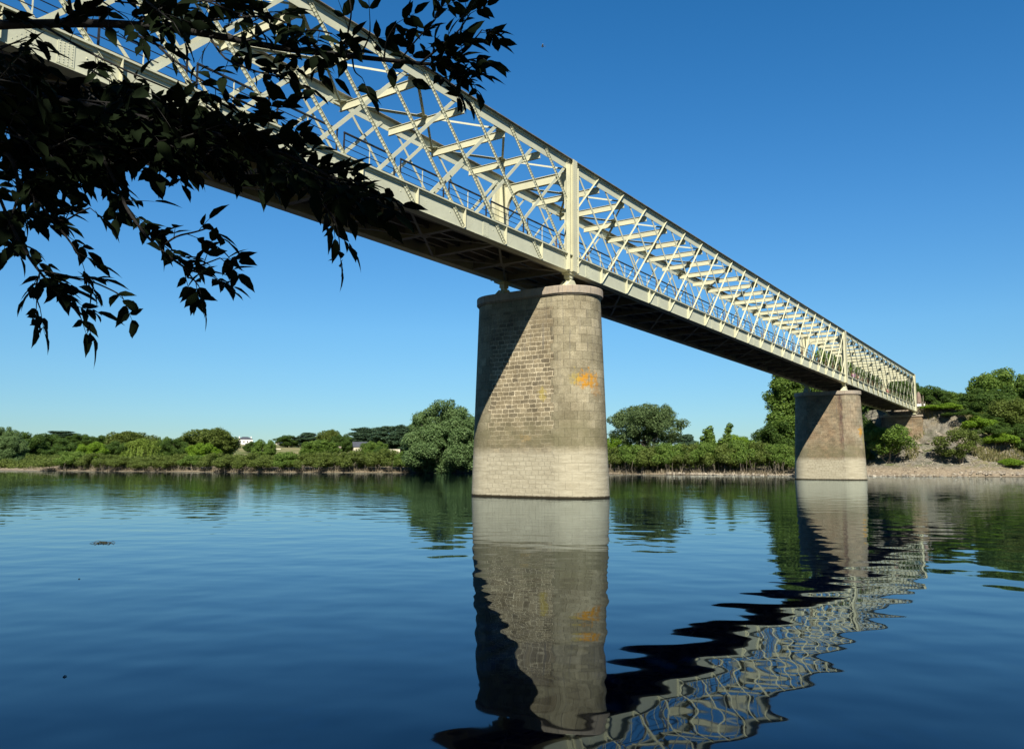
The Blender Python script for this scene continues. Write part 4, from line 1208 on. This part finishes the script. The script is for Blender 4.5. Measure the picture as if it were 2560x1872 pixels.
# ------------------------------------------------------------------ bird, floating weeds
def bird():
    p = at(1357, 116.5, 38.0)
    K = .5
    r = empty('flying_bird', p, 'small dark bird with pale wings gliding in the open sky', 'bird', None, 2.2)
    r.scale = (K, K, K)
    vs = []; fs = []
    rows = [(-.16, .006), (-.12, .018), (-.05, .036), (.03, .042), (.09, .03), (.125, .026), (.155, .016), (.185, .003)]
    m = MB()
    for xx, rr in rows: vs += [(xx, rr * math.cos(2 * PI * k / 8), rr * .9 * math.sin(2 * PI * k / 8)) for k in range(8)]
    m.add(vs, [(i * 8 + k, i * 8 + (k + 1) % 8, (i + 1) * 8 + (k + 1) % 8, (i + 1) * 8 + k) for i in range(len(rows) - 1) for k in range(8)])
    m.build('body', simple_mat('bird_dark', (.03, .03, .035), .7), r, smooth=True)
    WM = simple_mat('bird_pale', (.6, .6, .6), .7)
    for s in (-1, 1):
        q = [(.07, .02), (.10, .14), (.05, .30), (-.03, .36), (-.02, .22), (-.05, .10), (-.06, .02)]
        zz = [0, .05, .07, .05, .06, .045, 0]
        up = [(x, s * y, z + .006) for (x, y), z in zip(q, zz)]; dn = [(x, s * y, z - .006) for (x, y), z in zip(q, zz)]
        n = len(q); f = [tuple(range(n)), tuple(reversed(range(n, 2 * n)))] + [(i, n + i, n + (i + 1) % n, (i + 1) % n) for i in range(n)]
        MB().add(up + dn, f).build('wing', WM, r)
    MB().hexa([(-.25, -.04, -.004), (-.14, -.015, -.004), (-.14, .015, -.004), (-.25, .04, -.004), (-.25, -.04, .004), (-.14, -.015, .004), (-.14, .015, .004), (-.25, .04, .004)]).build('tail', WM, r)
bird()
def weeds():
    d = ray(258, 1357); t = (0.0 - CAM[2]) / d[2]; c = CAM + d * t
    v = []; f = []
    dr = np.array([_R0[0], _R0[1], 0]); fw = np.array([-_R0[1], _R0[0], 0])
    mb = MB()
    for k in range(40):
        q = c + dr * rng.normal(scale=.11) + fw * rng.normal(scale=.09)
        a = rng.uniform(0, PI); L = rng.uniform(.02, .09)
        e = np.array([math.cos(a) * L, math.sin(a) * L, 0])
        mb.tube([q - e + [0, 0, .003], q + [0, 0, .012 + .02 * rng.random()], q + e + [0, 0, .004]], [.003, .005, .002], 5)
    o = mb.build('floating_weeds', simple_mat('wet_weed', (.035, .04, .02), .6))
    tag(o, 'small dark patch of weeds floating on the smooth water', 'weeds', kind='stuff')
    for (u, vv, lab) in ((198, 1447, 'single dark twig end floating below the weed patch'), (162, 1691, 'dark floating leaf scrap on the deep blue water at left')):
        d = ray(u, vv); t = -CAM[2] / d[2]; q = CAM + d * t
        o = MB().tube([(-.014, 0, .002), (0, .003, .007), (.016, 0, .003)], [.003, .006, .002], 6).build('floating_twig', BARK)
        o.location = [float(z) for z in q]; tag(o, lab, 'twig', 'scraps on the water')
weeds()

# ------------------------------------------------------------------ ash tree overhanging the water, standing on the near bank
def build_ash():
    base = np.array([-39.2, -17.6, 0.0]); base[2] = gz1(base[0], base[1]) - .2
    root = empty('ash_tree', base, 'shaded ash tree whose dark leafy boughs hang into the upper left', 'tree')
    wood = MB(); loc = lambda p: np.asarray(p, float) - base
    fork = np.array([-38.9, -17.9, 3.4])
    limb(wood, loc(base + [0, 0, -.3]), loc(fork), .24, .17, .08, 8)
    limb(wood, loc(fork), loc((-38.0, -20.2, 7.5)), .15, .05, .15, 7)
    limb(wood, loc(fork), loc((-39.5, -18.5, 8.5)), .14, .05, .15, 7)
    twigs = []     # (polyline world, radius0, radius1, leaf spacing m)
    def tw(pts, r0, r1, sp=.07, leaf=True, jit=0.0, cs=1.0):
        P_ = [at(u, v, d) + rng.normal(scale=jit, size=3) for (u, v, d) in pts]
        # smooth
        q = [P_[0]]
        for a, c in zip(P_[:-1], P_[1:]):
            for t in (.25, .5, .75, 1): q.append(a + (c - a) * t)
        q = np.array(q)
        for _ in range(2): q[1:-1] = (q[:-2] + 2 * q[1:-1] + q[2:]) / 4
        wood.tube([loc(p) for p in q], list(np.linspace(r0, r1, len(q))), 6)
        if leaf: twigs.append((q, sp, cs))
        return q
    # main bough
    b1 = tw([(-420, 170, 3.6), (-150, 75, 3.5), (0, 62, 3.5), (200, 58, 3.5), (340, 62, 3.45), (520, 85, 3.4), (700, 122, 3.35), (840, 137, 3.3), (960, 150, 3.2), (1060, 160, 3.15), (1150, 165, 3.1)], .024, .005, .13)
    limb(wood, loc(fork), loc(b1[0]), .08, .026, .12, 7)
    b2 = tw([(-420, 310, 3.3), (-120, 210, 3.2), (120, 242, 3.1), (330, 290, 3.05), (560, 340, 3.0), (740, 395, 2.95), (830, 445, 2.9)], .020, .004, .07)
    limb(wood, loc(fork), loc(b2[0]), .07, .022, .12, 7)
    b3 = tw([(-420, 440, 3.0), (-100, 350, 3.0), (30, 380, 2.95), (50, 480, 2.9), (30, 540, 2.9)], .014, .004, .08)
    limb(wood, loc(fork + [.1, 0, -.6]), loc(b3[0]), .05, .016, .12, 7)
    # lower drooping sprays
    tw([(-40, 380, 2.95), (0, 500, 2.9), (50, 610, 2.85), (95, 675, 2.85), (150, 740, 2.8), (190, 775, 2.8), (210, 790, 2.8)], .007, .003, .052, cs=.7)
    tw([(95, 675, 2.85), (170, 690, 2.8), (235, 705, 2.8), (285, 728, 2.8), (305, 740, 2.8)], .004, .002, .056, cs=.7)
    tw([(40, 440, 2.9), (100, 510, 2.9), (140, 560, 2.85), (180, 610, 2.85), (205, 655, 2.85)], .005, .0025, .07, cs=.7)
    tw([(120, 540, 2.9), (160, 555, 2.85), (200, 530, 2.85), (225, 520, 2.85)], .004, .0025, .07, cs=.7)
    tw([(100, 680, 2.85), (85, 730, 2.85), (100, 770, 2.85)], .003, .002, .075, cs=.7)
    tw([(250, 380, 3.0), (290, 460, 2.95), (320, 530, 2.9), (365, 590, 2.9), (420, 640, 2.85), (470, 675, 2.85), (530, 690, 2.8)], .007, .003, .052, cs=.7)
    tw([(400, 620, 2.9), (440, 590, 2.88), (490, 580, 2.85), (520, 570, 2.85)], .004, .0025, .056, cs=.7)
    tw([(470, 675, 2.85), (525, 655, 2.85), (550, 645, 2.85)], .003, .002, .056, cs=.7)
    tw([(460, 670, 2.85), (485, 700, 2.85), (497, 715, 2.85)], .003, .002, .07, cs=.7)
    tw([(810, 510, 2.95), (842, 560, 2.9), (848, 600, 2.9)], .004, .002, .07, cs=.8)
    # upper sprays
    tw([(180, 58, 3.5), (175, 10, 3.45), (160, -60, 3.4)], .010, .004, .12)
    tw([(340, 62, 3.45), (400, 20, 3.4), (500, 0, 3.35), (600, 10, 3.3)], .006, .003, .085)
    tw([(420, 70, 3.4), (560, 45, 3.3), (680, 40, 3.25), (740, 70, 3.2)], .006, .003, .08)
    tw([(520, 85, 3.4), (560, 150, 3.3), (640, 180, 3.25), (730, 200, 3.2)], .005, .003, .085)
    tw([(700, 122, 3.35), (770, 70, 3.25), (830, 85, 3.2)], .005, .003, .09)
    tw([(880, 140, 3.3), (885, 180, 3.25), (905, 195, 3.2)], .004, .002, .13)
    tw([(900, 143, 3.3), (925, 90, 3.2), (925, 55, 3.2)], .004, .002, .10)
    tw([(960, 150, 3.2), (965, 100, 3.15), (990, 60, 3.15)], .004, .002, .08, cs=.7)
    tw([(1000, 152, 3.2), (1040, 100, 3.1), (1090, 50, 3.05), (1100, 20, 3.05)], .004, .002, .045, cs=.6)
    tw([(1050, 160, 3.1), (1110, 110, 3.05), (1150, 75, 3.0), (1175, 35, 3.0)], .005, .002, .04, cs=.6)
    tw([(1090, 160, 3.1), (1150, 130, 3.05), (1190, 95, 3.0), (1205, 75, 3.0)], .004, .002, .042, cs=.6)
    tw([(1110, 165, 3.1), (1160, 185, 3.05), (1180, 200, 3.0)], .005, .002, .042, cs=.6)
    tw([(1120, 165, 3.1), (1170, 150, 3.05), (1205, 145, 3.0)], .004, .002, .042, cs=.6)
    tw([(1060, 165, 3.1), (1110, 195, 3.05), (1150, 230, 3.0)], .004, .002, .06, cs=.6)
    tw([(870, 80, 3.3), (880, 30, 3.2), (870, -20, 3.2)], .004, .002, .16)
    tw([(340, 62, 3.45), (420, 140, 3.4), (500, 200, 3.3), (590, 250, 3.2), (690, 290, 3.2)], .006, .003, .10)
    tw([(100, 60, 3.5), (200, 120, 3.4), (320, 180, 3.3), (440, 230, 3.2)], .006, .003, .14)
    # inner mass: many short overlapping twigs
    MASS = [(20, 170), (60, 240), (150, 260), (250, 255), (30, 310), (110, 320), (210, 320), (310, 280), (320, 340), (410, 300), (420, 350), (500, 330), (560, 370), (480, 355), (630, 390),
            (660, 395), (720, 402), (760, 425), (820, 448), (850, 478), (580, 378), (690, 425), (240, 370), (150, 360), (60, 350), (0, 200), (0, 270), (340, 230), (270, 200), (885, 492), (30, 110), (560, 20), (660, 110), (640, 50), (320, 60),
            (10, 430), (50, 490), (20, 530), (90, 420), (210, 400), (300, 380), (380, 368), (400, 30), (280, 20), (340, 10), (760, 120), (800, 462), (640, 330), (560, 300), (20, 360), (130, 390)]
    for (u, v) in MASS:
        for k in range(4 if (v > 230 and v < 400 and u < 560) else (1 if v < 230 and u > 250 else 2)):
            a = rng.uniform(-.5, .8); L = rng.uniform(55, 105); d = rng.uniform(2.9, 3.7)
            tw([(u - L * math.cos(a) * .6, v - L * math.sin(a) * .6, d), (u, v, d - .03), (u + L * math.cos(a) * .6, v + L * math.sin(a) * .6, d - .06)], .004, .002, .075)
    # crown over the photographer's head: more boughs
    sun_side = []
    for k in range(46):
        a = rng.uniform(0, 2 * PI); r = 3.9 * math.sqrt(rng.random())
        c = np.array([-37.4 + math.cos(a) * r, -20.6 + math.sin(a) * r, 6.6 + rng.uniform(-1.2, 2.6) + .1 * r])
        e = c + np.array([math.cos(a), math.sin(a), -.25]) * rng.uniform(.6, 1.2)
        q = np.array([c + (e - c) * t for t in np.linspace(0, 1, 7)])
        wood.tube([loc(p) for p in q], list(np.linspace(.02, .006, 7)), 5)
        sun_side.append(q)
        if k % 4 == 0: limb(wood, loc((-38.4, -19.4, 5.8)), loc(c), .06, .02, .2, 5)
    # leaflet template: pointed, finely toothed blade folded along the midrib
    n = 8; tv = []
    prof = [0.0, .12, .195, .215, .185, .125, .05, .0]
    ts = [0, .10, .24, .40, .56, .72, .87, 1.0]
    for i in range(n):
        t = ts[i]; w = prof[i] * (1.0 + (.07 if i % 2 else -.05)); zc = -.16 * t * t
        tv += [(-w, t, zc + w * .28), (0, t, zc), (w, t, zc + w * .28)]
    tv = np.array(tv)
    tf = []
    for i in range(n - 1):
        for c in (0, 1): tf.append((i * 3 + c, i * 3 + c + 1, (i + 1) * 3 + c + 1, (i + 1) * 3 + c))
    tf = np.array(tf)
    V, Fc = [], []; LS = [1.0]
    def leaflet(p, d, nrm, L):
        L = L * LS[0]
        d = d / np.linalg.norm(d); s = np.cross(d, nrm); s /= np.linalg.norm(s) + 1e-9; nn = np.cross(s, d)
        M = np.stack([s, d, nn], 0) * L
        Fc.append(tf + len(V) * len(tv)); V.append(tv @ M + p)
    def compound(p, d, size, npair):
        d = d / np.linalg.norm(d); L = size
        side = np.cross(d, [0, 0, 1.0]); side /= np.linalg.norm(side) + 1e-9
        nrm = np.cross(side, d) + rng.normal(scale=.5, size=3)
        side = np.cross(d, nrm); side /= np.linalg.norm(side) + 1e-9; nrm = np.cross(side, d)
        pts = [p + d * L * t + np.array([0, 0, -.08]) * L * t * t for t in np.linspace(0, 1, 5)]
        wood.tube([loc(q) for q in pts], [.0017, .0015, .0013, .0011, .0008], 4, False)
        for i in range(npair):
            t = .42 + .5 * i / max(1, npair - .5)
            q = p + d * L * t + np.array([0, 0, -.08]) * L * t * t
            for sg in (-1, 1):
                dd = d * rng.uniform(.35, .8) + side * sg * rng.uniform(.75, 1.0) + np.array([0, 0, -.04]) + rng.normal(scale=.2, size=3)
                leaflet(q, dd, nrm + rng.normal(scale=.35, size=3), rng.uniform(.062, .108))
        leaflet(pts[-1], d + np.array([0, 0, -.12]) + rng.normal(scale=.15, size=3), nrm, rng.uniform(.085, .125))
    for q, sp, cs in twigs:
        seg = np.linalg.norm(np.diff(q, axis=0), axis=1); Ltot = seg.sum(); s = Ltot * .08; cum = np.concatenate([[0], np.cumsum(seg)])
        LS[0] = .80 if cs < .8 else .88
        while s < Ltot:
            i = min(len(seg) - 1, np.searchsorted(cum, s) - 1); t = (s - cum[i]) / seg[i]
            p = q[i] + (q[i + 1] - q[i]) * t; td = (q[i + 1] - q[i]) / seg[i]
            side = np.cross(td, rng.normal(size=3)); side /= np.linalg.norm(side) + 1e-9
            d = td * rng.uniform(.4, 1.0) + side * rng.uniform(.4, 1.0) + np.array([0, 0, rng.uniform(-.30, .35)])
            compound(p, d, rng.uniform(.08, .15) * cs, int(rng.integers(1, 4)))
            s += sp * rng.uniform(.6, 1.5)
        compound(q[-1], q[-1] - q[-2] + np.array([0, 0, -.01]), .12 * cs, 2)
    v = np.concatenate(V) - base; f = np.concatenate(Fc)
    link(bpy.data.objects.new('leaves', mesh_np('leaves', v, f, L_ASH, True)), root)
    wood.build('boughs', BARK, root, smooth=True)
    # overhead crown leaves (outside the picture, they keep the visible boughs in shade)
    C = []; Nn = []
    for q in sun_side:
        for k in range(320):
            C.append(q[rng.integers(0, len(q))] + rng.normal(scale=.38, size=3)); Nn.append(rng.normal(size=3) + np.array([0, 0, .8]))
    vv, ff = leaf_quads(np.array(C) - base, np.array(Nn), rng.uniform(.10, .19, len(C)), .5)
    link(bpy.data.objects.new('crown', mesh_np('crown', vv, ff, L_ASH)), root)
build_ash()

# ------------------------------------------------------------------ light, sky, camera
SUN = np.array([-1.5, -1.0, 1.61]); SUN /= np.linalg.norm(SUN)
elev = math.asin(SUN[2])
sd = bpy.data.lights.new('sun', 'SUN'); sd.energy = 5.0; sd.angle = math.radians(0.53); sd.color = (1.0, 0.95, 0.86)
so = link(bpy.data.objects.new('sun', sd))
so.rotation_euler = Vector(tuple(SUN)).to_track_quat('Z', 'Y').to_euler()
w = bpy.data.worlds.new('World'); S.world = w; w.use_nodes = True
nt = w.node_tree; b = NB(nt)
sky = b.n('ShaderNodeTexSky', sky_type='NISHITA')
sky.sun_disc = False; sky.sun_elevation = elev
sky.sun_rotation = math.atan2(SUN[0], SUN[1])
sky.air_density = 1.0; sky.dust_density = 0.0; sky.ozone_density = 3.0; sky.altitude = 100
hs = b.n('ShaderNodeHueSaturation'); hs.inputs['Saturation'].default_value = 1.35
nt.links.new(sky.outputs[0], hs.inputs['Color'])
tcw = b.n('ShaderNodeTexCoord'); spw = b.n('ShaderNodeSeparateXYZ'); nt.links.new(tcw.outputs['Generated'], spw.inputs[0])
cr = b.n('ShaderNodeValToRGB'); el = cr.color_ramp; el.interpolation = 'B_SPLINE'
stops = [(0.0, (.36, .47, .62)), (.06, (.43, .58, .69)), (.105, (.57, .70, .77)), (.16, (.74, .84, .84)), (.28, (.97, .98, .98)), (.45, (1, 1, 1))]
el.elements[0].position = 0.0; el.elements[0].color = (*stops[0][1], 1)
el.elements[1].position = stops[-1][0]; el.elements[1].color = (*stops[-1][1], 1)
for ps, c_ in stops[1:-1]:
    e_ = el.elements.new(ps); e_.color = (*c_, 1)
nt.links.new(spw.outputs['Z'], cr.inputs['Fac'])
skc = b.mix(1.0, hs.outputs[0], cr.outputs['Color'], 'MULTIPLY')
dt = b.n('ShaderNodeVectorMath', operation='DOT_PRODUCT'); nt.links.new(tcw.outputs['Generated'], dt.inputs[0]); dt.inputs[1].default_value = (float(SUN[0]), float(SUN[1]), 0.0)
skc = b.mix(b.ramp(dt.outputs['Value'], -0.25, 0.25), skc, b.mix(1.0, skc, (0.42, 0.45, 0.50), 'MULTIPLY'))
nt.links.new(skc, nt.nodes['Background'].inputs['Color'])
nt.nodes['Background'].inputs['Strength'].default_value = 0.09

cd = bpy.data.cameras.new('camera'); co = link(bpy.data.objects.new('camera', cd))
cd.sensor_fit = 'HORIZONTAL'; cd.sensor_width = 36.0; cd.lens = FPX / 2560 * 36.0
cd.clip_start = 0.05; cd.clip_end = 12000
M = Matrix(((_R[0], _U[0], -_F[0], CAM[0]), (_R[1], _U[1], -_F[1], CAM[1]), (_R[2], _U[2], -_F[2], CAM[2]), (0, 0, 0, 1)))
co.matrix_world = M
S.camera = co
S.view_settings.view_transform = 'Standard'; S.view_settings.look = 'None'
S.view_settings.exposure = 0.6; S.view_settings.gamma = 1.0
S.cycles.use_denoising = True
S.cycles.max_bounces = 6; S.cycles.diffuse_bounces = 2; S.cycles.glossy_bounces = 3; S.cycles.transparent_max_bounces = 4
S.cycles.caustics_reflective = False; S.cycles.caustics_refractive = False
